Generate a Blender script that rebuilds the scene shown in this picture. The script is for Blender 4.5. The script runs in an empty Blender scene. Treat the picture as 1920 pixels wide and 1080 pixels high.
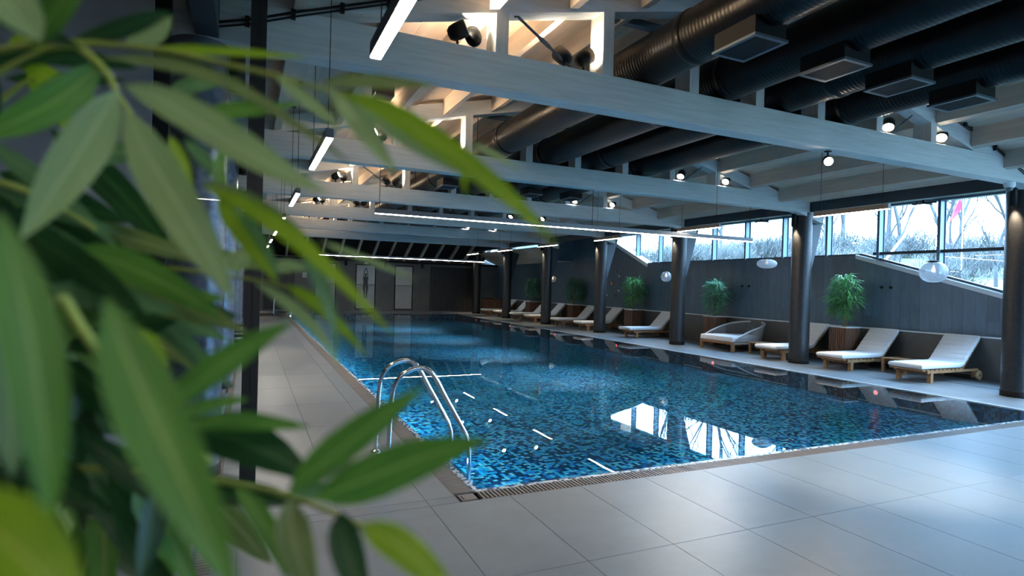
import bpy, math, random
import numpy as np
from mathutils import Vector, Matrix, noise
random.seed(7)
R = math.radians
PI = math.pi
SC = bpy.context.scene
COL = SC.collection

# ------------------------------------------------------------------ camera, world, exposure
F_PX, YAW, PITCH, ROLL, EYE = 1090.76, 24.315, -0.2083, 1.573, 1.6
fw0 = Vector((math.sin(R(YAW)), math.cos(R(YAW)), 0)); rt0 = Vector((math.cos(R(YAW)), -math.sin(R(YAW)), 0)); up0 = Vector((0, 0, 1))
FW = fw0*math.cos(R(PITCH)) + up0*math.sin(R(PITCH)); UP = up0*math.cos(R(PITCH)) - fw0*math.sin(R(PITCH))
CR = rt0*math.cos(R(ROLL)) + UP*math.sin(R(ROLL)); CU = UP*math.cos(R(ROLL)) - rt0*math.sin(R(ROLL))
EYEV = Vector((0, 0, EYE))
cd = bpy.data.cameras.new('camera'); cam = bpy.data.objects.new('camera', cd); COL.objects.link(cam)
m = Matrix((CR, CU, -FW)).transposed().to_4x4(); m.translation = EYEV; cam.matrix_world = m
cd.sensor_width = 36; cd.lens = 36*F_PX/1920; cd.clip_start = .02; cd.clip_end = 400
cd.dof.use_dof = True; cd.dof.focus_distance = 10; cd.dof.aperture_fstop = 2.4
SC.camera = cam
def ray(px, py): return (FW + CR*((px-960)/F_PX) - CU*((py-540)/F_PX))
def at(px, py, d): return EYEV + ray(px, py)*d
def on(px, py, ax, c):
    r = ray(px, py); k = 'XYZ'.index(ax); return EYEV + r*((c-EYEV[k])/r[k])

SC.view_settings.view_transform = 'Standard'; SC.view_settings.look = 'None'
SC.view_settings.exposure = 1.45; SC.view_settings.gamma = 1; SC.view_settings.use_curve_mapping = False
SC.cycles.max_bounces = 10; SC.cycles.transparent_max_bounces = 24; SC.cycles.diffuse_bounces = 5
SC.cycles.sample_clamp_indirect = 6; SC.cycles.caustics_reflective = False; SC.cycles.caustics_refractive = False
W = bpy.data.worlds.new('overcast_sky'); SC.world = W; W.use_nodes = True
bgn = W.node_tree.nodes['Background']; bgn.inputs[0].default_value = (.43, .74, 1.10, 1)
# overcast sky: brighter towards the zenith
_t = W.node_tree.nodes.new('ShaderNodeTexCoord'); _s = W.node_tree.nodes.new('ShaderNodeSeparateXYZ'); _r = W.node_tree.nodes.new('ShaderNodeMapRange')
W.node_tree.links.new(_t.outputs['Generated'], _s.inputs[0]); W.node_tree.links.new(_s.outputs[2], _r.inputs[0]); _r.inputs[3].default_value = 4.6; _r.inputs[4].default_value = 19
W.node_tree.links.new(_r.outputs[0], bgn.inputs[1])

def lamp(name, kind, loc, energy, color, aim=None, **kw):
    l = bpy.data.lights.new(name, kind); l.energy = energy; l.color = color
    for k, v in kw.items(): setattr(l, k, v)
    o = bpy.data.objects.new(name, l); COL.objects.link(o); o.location = loc
    if aim is not None: o.rotation_euler = Vector(aim).to_track_quat('-Z', 'Y').to_euler()
    return o
WARM = (1, .72, .44); WHITE = (1, .93, .84)

# ------------------------------------------------------------------ materials
def mat(name, col, rough=.5, metal=0, var=0, scale=4, stretch=(1, 1, 1), col2=None, bump=0, bscale=None, emit=None, spec=None, rnd=0, coat=0, rvar=0):
    M = bpy.data.materials.new(name); M.use_nodes = True; N = M.node_tree.nodes; L = M.node_tree.links; b = N['Principled BSDF']
    b.inputs['Base Color'].default_value = (*col, 1); b.inputs['Roughness'].default_value = rough; b.inputs['Metallic'].default_value = metal
    if spec is not None: b.inputs['Specular IOR Level'].default_value = spec
    if coat: b.inputs['Coat Weight'].default_value = coat
    if emit: b.inputs['Emission Color'].default_value = (*emit[0], 1); b.inputs['Emission Strength'].default_value = emit[1]
    if var or col2 or bump or rnd or rvar:
        tc = N.new('ShaderNodeTexCoord'); mp = N.new('ShaderNodeMapping'); L.new(tc.outputs['Object'], mp.inputs[0]); mp.inputs['Scale'].default_value = stretch
        oi = N.new('ShaderNodeObjectInfo'); ml = N.new('ShaderNodeVectorMath'); ml.operation = 'SCALE'; ml.inputs[0].default_value = (37, 19, 53); L.new(oi.outputs['Random'], ml.inputs['Scale'])
        if rnd: L.new(ml.outputs[0], mp.inputs['Location'])
        nz = N.new('ShaderNodeTexNoise'); nz.inputs['Scale'].default_value = scale; nz.inputs['Detail'].default_value = 6; nz.inputs['Roughness'].default_value = .6
        L.new(mp.outputs[0], nz.inputs['Vector'])
        c2 = col2 or tuple(max(0, c*(1-var)) for c in col); c1 = col if col2 else tuple(min(1, c*(1+var)) for c in col)
        rp = N.new('ShaderNodeValToRGB'); rp.color_ramp.elements[0].position = .32; rp.color_ramp.elements[1].position = .68
        rp.color_ramp.elements[0].color = (*c2, 1); rp.color_ramp.elements[1].color = (*c1, 1); L.new(nz.outputs[0], rp.inputs[0])
        last = rp.outputs[0]
        if rnd:
            mr = N.new('ShaderNodeMapRange'); mr.inputs[3].default_value = 1-rnd; mr.inputs[4].default_value = 1+rnd; L.new(oi.outputs['Random'], mr.inputs[0])
            sc = N.new('ShaderNodeVectorMath'); sc.operation = 'SCALE'; L.new(last, sc.inputs[0]); L.new(mr.outputs[0], sc.inputs['Scale']); last = sc.outputs[0]
        if var or col2 or rnd: L.new(last, b.inputs['Base Color'])
        if rvar:
            r2 = N.new('ShaderNodeMapRange'); r2.inputs[3].default_value = rough-rvar; r2.inputs[4].default_value = rough+rvar; L.new(nz.outputs[0], r2.inputs[0]); L.new(r2.outputs[0], b.inputs['Roughness'])
        if bump:
            n2 = N.new('ShaderNodeTexNoise'); n2.inputs['Scale'].default_value = bscale or scale*3; n2.inputs['Detail'].default_value = 4; L.new(mp.outputs[0], n2.inputs['Vector'])
            bp = N.new('ShaderNodeBump'); bp.inputs['Strength'].default_value = bump; bp.inputs['Distance'].default_value = .01; L.new(n2.outputs[0], bp.inputs['Height']); L.new(bp.outputs[0], b.inputs['Normal'])
    return M
def emis(name, col, s):
    return mat(name, (.8, .8, .8), emit=(col, s))
beam_m = mat('whitewashed_timber', (.60, .62, .62), .55, var=.10, scale=5, stretch=(.35, 3, 6), bump=.25, bscale=20, rnd=.02)
post_m = mat('whitewashed_post', (.60, .60, .58), .55, var=.10, scale=5, stretch=(5, 5, .5), bump=.2, bscale=14)
purlin_m = mat('limed_purlin_wood', (.52, .44, .365), .6, var=.10, scale=3, stretch=(5, .5, 5), rnd=.05)
deck_m = mat('limed_board_wood', (.58, .48, .385), .6, var=.12, scale=2.5, stretch=(4, .35, 4), rnd=.07, bump=.1)
duct_m = mat('black_spiral_duct', (.004, .0045, .0055), .34, var=.2, scale=6, spec=.2)
blackm = mat('black_powder_metal', (.007, .0075, .009), .55, var=.2, scale=10, spec=.2)
darkm = mat('dark_blue_steel', (.030, .045, .060), .5, var=.15, scale=3)
grillem = mat('grille_grey_metal', (.10, .13, .16), .4, metal=.5)
colm = mat('mottled_black_steel', (.012, .013, .016), .36, col2=(.028, .029, .032), scale=18, bump=.35, bscale=60, rvar=.1)
colmL = mat('blue_sheen_column', (.06, .075, .10), .35, col2=(.14, .18, .24), scale=14, bump=.2, bscale=40, metal=.4)  # pale blue stands in for window light reflected on the left columns
tilem = mat('grey_stone_tile', (.165, .192, .213), .38, col2=(.125, .147, .166), scale=2.2, stretch=(1, 1.5, 1), rnd=.05, bump=.03, rvar=.08)
jointm = mat('floor_joint', (.12, .12, .12), .8, var=.1)
plaster = mat('grey_plaster', (.24, .235, .25), .7, var=.22, scale=1.5, bump=.25, bscale=12)
backm = mat('dark_grey_plaster', (.115, .115, .11), .6, var=.25, scale=.9, bump=.1)
panelm = mat('dark_slate_panel', (.095, .165, .225), .42, col2=(.07, .125, .178), scale=3, stretch=(1, 3, .8), rnd=.14, bump=.05)
chrome = mat('polished_steel', (.72, .74, .76), .12, metal=1)
frameg = mat('window_frame_blue_grey', (.13, .20, .27), .4, metal=.2, var=.05)
frameh = mat('pale_window_trim', (.68, .76, .82), .4, var=.04)
teak = mat('teak_wood', (.34, .19, .09), .5, var=.22, scale=4, stretch=(1.2, 6, 6), rnd=.05)
teakd = mat('dark_teak_slat', (.17, .085, .05), .45, var=.3, scale=4, stretch=(6, 6, .8), rnd=.2)
cloth = mat('white_cushion_cloth', (.78, .80, .83), .85, var=.04, scale=30, bump=.15, bscale=200)
ropem = mat('grey_rope', (.33, .35, .37), .8, var=.15, scale=60)
whitem = mat('white_plastic', (.75, .77, .78), .4)
greyp = mat('grey_picture_print', (.52, .52, .50), .5, var=.10, scale=1.2)
greyp2 = mat('grey_picture_print_lower', (.38, .38, .37), .5, var=.12, scale=1.2)
inkm = mat('black_ink', (.012, .012, .012), .5)
redm = mat('red_flag_cloth', (.40, .008, .03), .8)
LED = emis('led_diffuser', (1, .90, .77), 28)
LENS = emis('spot_lens', (1, .86, .66), 30)
LENSW = emis('downlight_lens', (1, .90, .76), 18)
REDL = emis('red_pool_lamp', (1, .07, .03), 1.2)
stonem = mat('white_pebbles', (.7, .7, .7), .7, var=.3, scale=40)
soil = mat('dark_soil', (.03, .022, .015), .9, var=.3, scale=30)
canem = mat('green_brown_cane', (.20, .17, .07), .5, var=.3, scale=8)
potm = mat('dark_pot', (.03, .03, .032), .5, var=.2)
grate_m = mat('taupe_grate', (.16, .135, .12), .42, var=.12, scale=6, rnd=.06)
grass_m = mat('rough_grass', (.04, .075, .03), .9, col2=(.065, .065, .055), scale=2.2, bump=1, bscale=9)
barkm = mat('bare_bark', (.045, .05, .055), .9, var=.2)
twigm = mat('grey_twigs', (.07, .075, .075), .9, var=.3)
snow = mat('pale_pole', (.5, .5, .48), .7)

def mosaic(nm='blue_glass_mosaic', k_=1.0):
    M = bpy.data.materials.new(nm); M.use_nodes = True; N = M.node_tree.nodes; L = M.node_tree.links; b = N['Principled BSDF']
    tc = N.new('ShaderNodeTexCoord')
    def cells(s):
        a = N.new('ShaderNodeVectorMath'); a.operation = 'SCALE'; a.inputs['Scale'].default_value = s; L.new(tc.outputs['Object'], a.inputs[0])
        f = N.new('ShaderNodeVectorMath'); f.operation = 'FLOOR'; L.new(a.outputs[0], f.inputs[0])
        w = N.new('ShaderNodeTexWhiteNoise'); L.new(f.outputs[0], w.inputs['Vector']); return a, w
    a, w = cells(1/.046)
    nz = N.new('ShaderNodeTexNoise'); nz.inputs['Scale'].default_value = 9; nz.inputs['Detail'].default_value = 3; L.new(tc.outputs['Object'], nz.inputs['Vector'])
    mx = N.new('ShaderNodeMath'); mx.operation = 'MULTIPLY_ADD'; mx.inputs[1].default_value = .55; L.new(nz.outputs[0], mx.inputs[0]); 
    m2 = N.new('ShaderNodeMath'); m2.operation = 'MULTIPLY'; m2.inputs[1].default_value = .75; L.new(w.outputs[0], m2.inputs[0]); L.new(m2.outputs[0], mx.inputs[2])
    rp = N.new('ShaderNodeValToRGB'); rp.color_ramp.interpolation = 'CONSTANT'; e = rp.color_ramp.elements
    e[0].position = 0; e[0].color = (.002, .03, .12, 1); e[1].position = .57; e[1].color = (.004, .14, .60, 1)
    for p, c in ((.63, (.006, .33, .95)), (.70, (.010, .54, 1.0)), (.90, (.18, .80, 1.0))): k = e.new(p); k.color = (*c, 1)
    L.new(mx.outputs[0], rp.inputs[0])
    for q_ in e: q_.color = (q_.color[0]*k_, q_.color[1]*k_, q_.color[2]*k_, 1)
    fr = N.new('ShaderNodeVectorMath'); fr.operation = 'FRACTION'; L.new(a.outputs[0], fr.inputs[0])
    sp = N.new('ShaderNodeSeparateXYZ'); L.new(fr.outputs[0], sp.inputs[0])
    g = None
    for ax in (0, 1):
        c = N.new('ShaderNodeMath'); c.operation = 'LESS_THAN'; c.inputs[1].default_value = .09; L.new(sp.outputs[ax], c.inputs[0])
        if g is None: g = c
        else:
            mm = N.new('ShaderNodeMath'); mm.operation = 'MAXIMUM'; L.new(g.outputs[0], mm.inputs[0]); L.new(c.outputs[0], mm.inputs[1]); g = mm
    mix = N.new('ShaderNodeMix'); mix.data_type = 'RGBA'; L.new(g.outputs[0], mix.inputs[0]); L.new(rp.outputs[0], mix.inputs[6]); mix.inputs[7].default_value = (.01, .10, .17, 1)
    L.new(mix.outputs[2], b.inputs['Base Color']); b.inputs['Roughness'].default_value = .3
    return M
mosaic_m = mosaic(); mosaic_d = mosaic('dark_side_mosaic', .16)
def lipm():
    M = bpy.data.materials.new('pale_edge_mosaic'); M.use_nodes = True; N = M.node_tree.nodes; L = M.node_tree.links; b = N['Principled BSDF']
    tc = N.new('ShaderNodeTexCoord'); a = N.new('ShaderNodeVectorMath'); a.operation = 'SCALE'; a.inputs['Scale'].default_value = 1/.026; L.new(tc.outputs['Object'], a.inputs[0])
    f = N.new('ShaderNodeVectorMath'); f.operation = 'FLOOR'; L.new(a.outputs[0], f.inputs[0]); w = N.new('ShaderNodeTexWhiteNoise'); L.new(f.outputs[0], w.inputs['Vector'])
    rp = N.new('ShaderNodeValToRGB'); rp.color_ramp.interpolation = 'CONSTANT'; e = rp.color_ramp.elements
    e[0].color = (.02, .06, .14, 1); e[1].position = .35; e[1].color = (.35, .48, .56, 1); k = e.new(.7); k.color = (.6, .68, .72, 1)
    L.new(w.outputs[0], rp.inputs[0]); L.new(rp.outputs[0], b.inputs['Base Color']); b.inputs['Roughness'].default_value = .25
    return M
lip_m = lipm()
def fresmix(name, tint, ior, extra=None, rough=0.0):
    M = bpy.data.materials.new(name); M.use_nodes = True; N = M.node_tree.nodes; L = M.node_tree.links
    N.remove(N['Principled BSDF']); out = N['Material Output']
    t = N.new('ShaderNodeBsdfTransparent'); t.inputs[0].default_value = (*tint, 1); g = N.new('ShaderNodeBsdfGlossy'); g.inputs['Roughness'].default_value = rough
    if ior == 1.33: fr = N.new('ShaderNodeFresnel'); fr.inputs[0].default_value = ior
    else:   # thin pane: the same reflectance from both sides
        lw = N.new('ShaderNodeLayerWeight'); pw = N.new('ShaderNodeMath'); pw.operation = 'POWER'; pw.inputs[1].default_value = 5; L.new(lw.outputs['Facing'], pw.inputs[0])
        fr = N.new('ShaderNodeMath'); fr.operation = 'MULTIPLY_ADD'; fr.inputs[1].default_value = .9; fr.inputs[2].default_value = 2*((ior-1)/(ior+1))**2; L.new(pw.outputs[0], fr.inputs[0])
    mx = N.new('ShaderNodeMixShader')
    L.new(fr.outputs[0], mx.inputs[0]); L.new(t.outputs[0], mx.inputs[1]); L.new(g.outputs[0], mx.inputs[2]); last = mx
    if extra:
        d = N.new('ShaderNodeBsdfTranslucent'); d.inputs[0].default_value = (*extra[0], 1); m2 = N.new('ShaderNodeMixShader'); m2.inputs[0].default_value = extra[1]
        d2 = N.new('ShaderNodeBsdfDiffuse'); d2.inputs[0].default_value = (*extra[0], 1); ad = N.new('ShaderNodeMixShader'); L.new(d.outputs[0], ad.inputs[1]); L.new(d2.outputs[0], ad.inputs[2])
        L.new(mx.outputs[0], m2.inputs[1]); L.new(ad.outputs[0], m2.inputs[2]); last = m2
    L.new(last.outputs[0], out.inputs[0]); return M, N, L, fr, g
water_m, wN, wL, wfr, wg = fresmix('clear_pool_water', (.92, .97, 1), 1.33)
_tc = wN.new('ShaderNodeTexCoord'); _n = wN.new('ShaderNodeTexNoise'); _n.inputs['Scale'].default_value = 1.3; wL.new(_tc.outputs['Object'], _n.inputs['Vector'])
_b = wN.new('ShaderNodeBump'); _b.inputs['Strength'].default_value = .02; _b.inputs['Distance'].default_value = .02; wL.new(_n.outputs[0], _b.inputs['Height']); wL.new(_b.outputs[0], wg.inputs['Normal'])
glass_m = fresmix('window_glass', (.96, .98, 1), 1.35)[0]
globe_m = fresmix('ribbed_globe_glass', (.9, .92, .94), 1.5, ((.40, .40, .41), .45), .1)[0]
milk_m = fresmix('frosted_globe_glass', (.9, .92, .94), 1.4, ((.50, .52, .54), .8), .2)[0]

def leafmat(name, c1, c2, rib, trans=.35, rough=.42):
    M = bpy.data.materials.new(name); M.use_nodes = True; N = M.node_tree.nodes; L = M.node_tree.links; b = N['Principled BSDF']; out = N['Material Output']
    tc = N.new('ShaderNodeTexCoord'); mp = N.new('ShaderNodeMapping'); mp.inputs['Scale'].default_value = (1.6, 14, 1); L.new(tc.outputs['UV'], mp.inputs[0])
    oi = N.new('ShaderNodeObjectInfo'); cb = N.new('ShaderNodeCombineXYZ'); ml = N.new('ShaderNodeMath'); ml.operation = 'MULTIPLY'; ml.inputs[1].default_value = 40; L.new(oi.outputs['Random'], ml.inputs[0]); L.new(ml.outputs[0], cb.inputs[0]); L.new(ml.outputs[0], cb.inputs[1]); L.new(cb.outputs[0], mp.inputs['Location'])
    nz = N.new('ShaderNodeTexNoise'); nz.inputs['Scale'].default_value = 1.5; L.new(mp.outputs[0], nz.inputs['Vector'])
    rp = N.new('ShaderNodeValToRGB'); rp.color_ramp.elements[0].position = .35; rp.color_ramp.elements[1].position = .65; rp.color_ramp.elements[0].color = (*c2, 1); rp.color_ramp.elements[1].color = (*c1, 1); L.new(nz.outputs[0], rp.inputs[0])
    sp = N.new('ShaderNodeSeparateXYZ'); L.new(tc.outputs['UV'], sp.inputs[0]); s1 = N.new('ShaderNodeMath'); s1.operation = 'SUBTRACT'; s1.inputs[1].default_value = .5; L.new(sp.outputs[1], s1.inputs[0]); s2 = N.new('ShaderNodeMath'); s2.operation = 'ABSOLUTE'; L.new(s1.outputs[0], s2.inputs[0])
    s3 = N.new('ShaderNodeMath'); s3.operation = 'LESS_THAN'; s3.inputs[1].default_value = .035; L.new(s2.outputs[0], s3.inputs[0])
    mx = N.new('ShaderNodeMix'); mx.data_type = 'RGBA'; L.new(s3.outputs[0], mx.inputs[0]); L.new(rp.outputs[0], mx.inputs[6]); mx.inputs[7].default_value = (*rib, 1)
    L.new(mx.outputs[2], b.inputs['Base Color']); b.inputs['Roughness'].default_value = rough; b.inputs['Specular IOR Level'].default_value = .4
    tr = N.new('ShaderNodeBsdfTranslucent'); L.new(mx.outputs[2], tr.inputs[0]); ms = N.new('ShaderNodeMixShader'); ms.inputs[0].default_value = trans; L.new(b.outputs[0], ms.inputs[1]); L.new(tr.outputs[0], ms.inputs[2]); L.new(ms.outputs[0], out.inputs[0])
    return M
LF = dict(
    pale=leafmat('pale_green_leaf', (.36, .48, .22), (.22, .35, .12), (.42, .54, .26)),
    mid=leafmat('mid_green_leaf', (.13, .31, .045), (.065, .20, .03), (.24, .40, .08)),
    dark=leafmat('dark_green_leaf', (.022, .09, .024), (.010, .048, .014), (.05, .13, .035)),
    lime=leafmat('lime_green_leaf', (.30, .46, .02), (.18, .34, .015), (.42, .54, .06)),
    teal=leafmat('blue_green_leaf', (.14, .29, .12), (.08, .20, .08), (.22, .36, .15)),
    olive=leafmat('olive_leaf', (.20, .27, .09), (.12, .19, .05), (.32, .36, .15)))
stem_m = mat('yellow_green_stem', (.34, .42, .08), .5, var=.2, scale=20)

# ------------------------------------------------------------------ mesh builder
class MB:
    def __init__(s): s.v = []; s.f = []; s.uv = None; s.smooth = []
    def add(s, V, Fs, sm=False):
        o = len(s.v); s.v += [tuple(p) for p in V]; s.f += [tuple(i+o for i in f) for f in Fs]; s.smooth += [sm]*len(Fs); return s
    def box(s, x0, x1, y0, y1, z0, z1, bv=0):
        if bv:
            b = bv; V = []; 
            for z, i in ((z0, b), (z0+b, 0), (z1-b, 0), (z1, b)):
                V += [(x0+i+(0 if i else 0), y0+i, z), (x1-i, y0+i, z), (x1-i, y1-i, z), (x0+i, y1-i, z)]
            Fs = [(3, 2, 1, 0), (12, 13, 14, 15)]
            for k in range(3):
                for j in range(4): Fs.append((k*4+j, k*4+(j+1) % 4, k*4+4+(j+1) % 4, k*4+4+j))
            return s.add(V, Fs)
        return s.add([(x0, y0, z0), (x1, y0, z0), (x1, y1, z0), (x0, y1, z0), (x0, y0, z1), (x1, y0, z1), (x1, y1, z1), (x0, y1, z1)],
                     [(3, 2, 1, 0), (4, 5, 6, 7), (0, 1, 5, 4), (1, 2, 6, 5), (2, 3, 7, 6), (3, 0, 4, 7)])
    def beam(s, a, b, w, h, up=(0, 0, 1)):   # rectangular bar from a to b, width w (sideways), height h
        a = Vector(a); b = Vector(b); t = (b-a).normalized(); sd = t.cross(Vector(up)).normalized(); u = sd.cross(t).normalized(); V = []
        for p in (a, b):
            for i, j in ((-1, -1), (1, -1), (1, 1), (-1, 1)): V.append(p+sd*(w/2*i)+u*(h/2*j))
        return s.add(V, [(0, 1, 2, 3), (7, 6, 5, 4), (0, 4, 5, 1), (1, 5, 6, 2), (2, 6, 7, 3), (3, 7, 4, 0)])
    def tube(s, pts, r, n=8, cap=True):
        pts = [Vector(p) for p in pts]; k = len(pts); rr = r if isinstance(r, (list, tuple)) else [r]*k; V = []; Fs = []
        t0 = (pts[1]-pts[0]).normalized(); ref = Vector((0, 0, 1)) if abs(t0.z) < .9 else Vector((1, 0, 0)); sd = t0.cross(ref).normalized()
        for i, p in enumerate(pts):
            t = ((pts[min(i+1, k-1)]-pts[max(i-1, 0)])).normalized(); sd = (sd - t*sd.dot(t)).normalized(); u = t.cross(sd)
            for j in range(n):
                a = 2*PI*j/n; V.append(p+(sd*math.cos(a)+u*math.sin(a))*rr[i])
        for i in range(k-1):
            for j in range(n): Fs.append((i*n+j, i*n+(j+1) % n, (i+1)*n+(j+1) % n, (i+1)*n+j))
        s.add(V, Fs, True)
        if cap: s.add(V[:n], [tuple(range(n))[::-1]]); s.add(V[-n:], [tuple(range(n))])
        return s
    def lathe(s, prof, c=(0, 0, 0), n=32, axis='Z'):   # prof = [(r,z)]
        V = []; Fs = []; k = len(prof)
        for r, z in prof:
            for j in range(n):
                a = 2*PI*j/n; x, y = r*math.cos(a), r*math.sin(a)
                V.append((c[0]+x, c[1]+y, c[2]+z) if axis == 'Z' else ((c[0]+x, c[1]+z, c[2]+y) if axis == 'Y' else (c[0]+z, c[1]+x, c[2]+y)))
        for i in range(k-1):
            for j in range(n): Fs.append((i*n+j, i*n+(j+1) % n, (i+1)*n+(j+1) % n, (i+1)*n+j))
        s.add(V, Fs, True)
        if prof[0][0] > 1e-4: s.add(V[:n], [tuple(range(n))[::-1]])
        if prof[-1][0] > 1e-4: s.add(V[-n:], [tuple(range(n))])
        return s
    def prism(s, poly, ax, c0, c1):   # polygon extruded along axis
        def P(a, b, c): return (c, a, b) if ax == 'X' else ((a, c, b) if ax == 'Y' else (a, b, c))
        n = len(poly); V = [P(a, b, c0) for a, b in poly]+[P(a, b, c1) for a, b in poly]
        return s.add(V, [tuple(range(n))[::-1], tuple(range(n, 2*n))]+[(i, (i+1) % n, n+(i+1) % n, n+i) for i in range(n)])
    def loft(s, secs, closed=True, sm=True):
        n = len(secs[0]); V = [p for q in secs for p in q]; Fs = []
        for i in range(len(secs)-1):
            for j in range(n if closed else n-1): Fs.append((i*n+j, i*n+(j+1) % n, (i+1)*n+(j+1) % n, (i+1)*n+j))
        s.add(V, Fs, sm)
        if closed: s.add(secs[0], [tuple(range(n))[::-1]]); s.add(secs[-1], [tuple(range(n))])
        return s
    def mesh(s, name, off=None):
        me = bpy.data.meshes.new(name); V = s.v if off is None else [(a-off[0], b-off[1], c-off[2]) for a, b, c in s.v]
        me.from_pydata(V, [], s.f); me.polygons.foreach_set('use_smooth', s.smooth); me.update(); return me
def link(name, me, m, parent=None, kind=None):
    o = bpy.data.objects.new(name, me); COL.objects.link(o)
    if m and not me.materials: me.materials.append(m)
    if parent: o.parent = parent
    if kind: o['kind'] = kind
    return o
def thing(name, label, cat, loc=(0, 0, 0), rz=0, group=None, kind=None):
    o = bpy.data.objects.new(name, None); COL.objects.link(o); o.location = loc; o.rotation_euler = (0, 0, rz); o.empty_display_size = .1
    if label: o['label'] = label
    if cat: o['category'] = cat
    if group: o['group'] = group
    if kind: o['kind'] = kind
    return o
def part(name, mb, m, root, kind=None, world=True, label=None):   # verts are given in world space unless world=False
    off = None
    if world:
        off = Vector(root.location); p = root.parent
        while p: off += Vector(p.location); p = p.parent
    o = link(name, mb.mesh(name, off), m, root, kind)
    if label: o['label'] = label
    return o
def one(name, mb, m, label, cat, loc=None, group=None, kind=None):
    off = loc if loc is not None else None
    o = link(name, mb.mesh(name, off), m)
    if loc is not None: o.location = loc
    if label: o['label'] = label
    if cat: o['category'] = cat
    if group: o['group'] = group
    if kind: o['kind'] = kind
    return o
def struct(name, mb, m): return link(name, mb.mesh(name), m, None, 'structure')
def dup(root, loc=None, rz=None, label=None):
    r = root.copy(); COL.objects.link(r)
    if loc is not None: r.location = loc
    if rz is not None: r.rotation_euler = (0, 0, rz)
    if label: r['label'] = label
    def rec(a, b):
        for ch in list(a.children):
            c = ch.copy(); COL.objects.link(c); c.parent = b; rec(ch, c)
    rec(root, r); return r
ORD = ['nearest', 'second nearest', 'third nearest', 'fourth nearest', 'fifth nearest', 'sixth nearest', 'seventh nearest', 'eighth nearest', 'ninth nearest', 'tenth nearest']

# ------------------------------------------------------------------ dimensions
XL, XR, YN, YF = 1.641, 10.297, 4.206, 29.745          # pool
CX, CXL, CY, SP = 11.618, -.40, 5.314, 4.202           # columns
ZB, ZT = 3.461, 3.81                                   # bottom chord
WX = 13.3; YB = 31.8
TY = [CY-.206+SP*i for i in range(6)]                  # front faces of the trusses
def roofz(x): return 4.95-.225*(5.49-x) if x < 5.49 else 4.95-.262*(x-5.49)   # underside of the top chord

# ------------------------------------------------------------------ floor and pool
fb = MB()
for x0, x1, y0, y1 in ((-6, 14, -4, 4.03), (-6, 1.45, 4.03, 32), (XR+.035, 13.5, 4.03, 32), (1.45, XR+.035, YF+.03, 32)): fb.box(x0, x1, y0, y1, -.30, -.012)
floor = struct('floor', fb, jointm)
PX, PY = .627, 1.254
tcache = {}
def tile(x0, x1, y0, y1):
    if x1-x0 < .03 or y1-y0 < .03: return
    g = .0015; w, d = round(x1-x0-2*g, 4), round(y1-y0-2*g, 4)
    if (w, d) not in tcache:
        me = MB().box(-w/2, w/2, -d/2, d/2, -.012, 0, .0012).mesh('floor_tile'); me.materials.append(tilem); tcache[(w, d)] = me
    o = link('floor_tile', tcache[(w, d)], None, floor); o.location = ((x0+x1)/2, (y0+y1)/2, 0)
def tiles(X0, X1, Y0, Y1, ox=1.85, oy=2.9):
    i0 = math.floor((X0-ox)/PX); j0 = math.floor((Y0-oy)/PY); i = i0
    while ox+i*PX < X1:
        j = j0
        while oy+j*PY < Y1:
            tile(max(X0, ox+i*PX), min(X1, ox+(i+1)*PX), max(Y0, oy+j*PY), min(Y1, oy+(j+1)*PY)); j += 1
        i += 1
tiles(-.66, 11.9, .39, 4.03)
tiles(-.66, 1.45, 4.03, 31.8)
tiles(XR+.035, 12.12, 4.03, 31.8); tiles(12.16, 13.2, 4.03, 31.8, ox=12.16)
tiles(1.45, XR+.035, YF+.03, 31.8)
struct('trim_1', MB().box(12.12, 12.16, 4.03, 31.8, -.012, -.006), blackm)
# basin
D = -.34
ba = MB()
ba.box(XL-.3, XR+.3, YN-.3, YF+.3, D-.2, D)
ba.box(XL-.03, XL, YN-.03, YF+.03, D, -.006); ba.box(XR, XR+.035, YN-.03, YF+.03, D, -.006)
ba.box(XL-.03, XR+.035, YN-.03, YN, D, -.006); ba.box(XL-.03, XR+.035, YF, YF+.03, D, -.006)
basin = struct('pool_basin', ba, mosaic_m)
lp = MB(); e = .055
lp.box(XL-.015, XL+.035, YN-.015, YF+.015, -.02, -.0015); lp.box(XL+.035, XR, YN-.015, YN+.035, -.02, -.0015)
lp.box(XL+.035, XR, YF-.02, YF+.03, -.02, -.0015)
part('edge_mosaic', lp, lip_m, basin)
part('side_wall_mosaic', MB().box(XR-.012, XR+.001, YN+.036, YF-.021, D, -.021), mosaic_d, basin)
part('pool_coping', MB().box(XR-.005, XR+.035, YN-.015, YF+.03, -.02, .004), frameh, basin)
wm = MB().add([(XL, YN, -.003), (XR, YN, -.003), (XR, YF, -.003), (XL, YF, -.003)], [(0, 1, 2, 3)])
one('pool_water', wm, water_m, 'still clear blue water filling the long mosaic swimming pool', 'water', kind='stuff')
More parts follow.
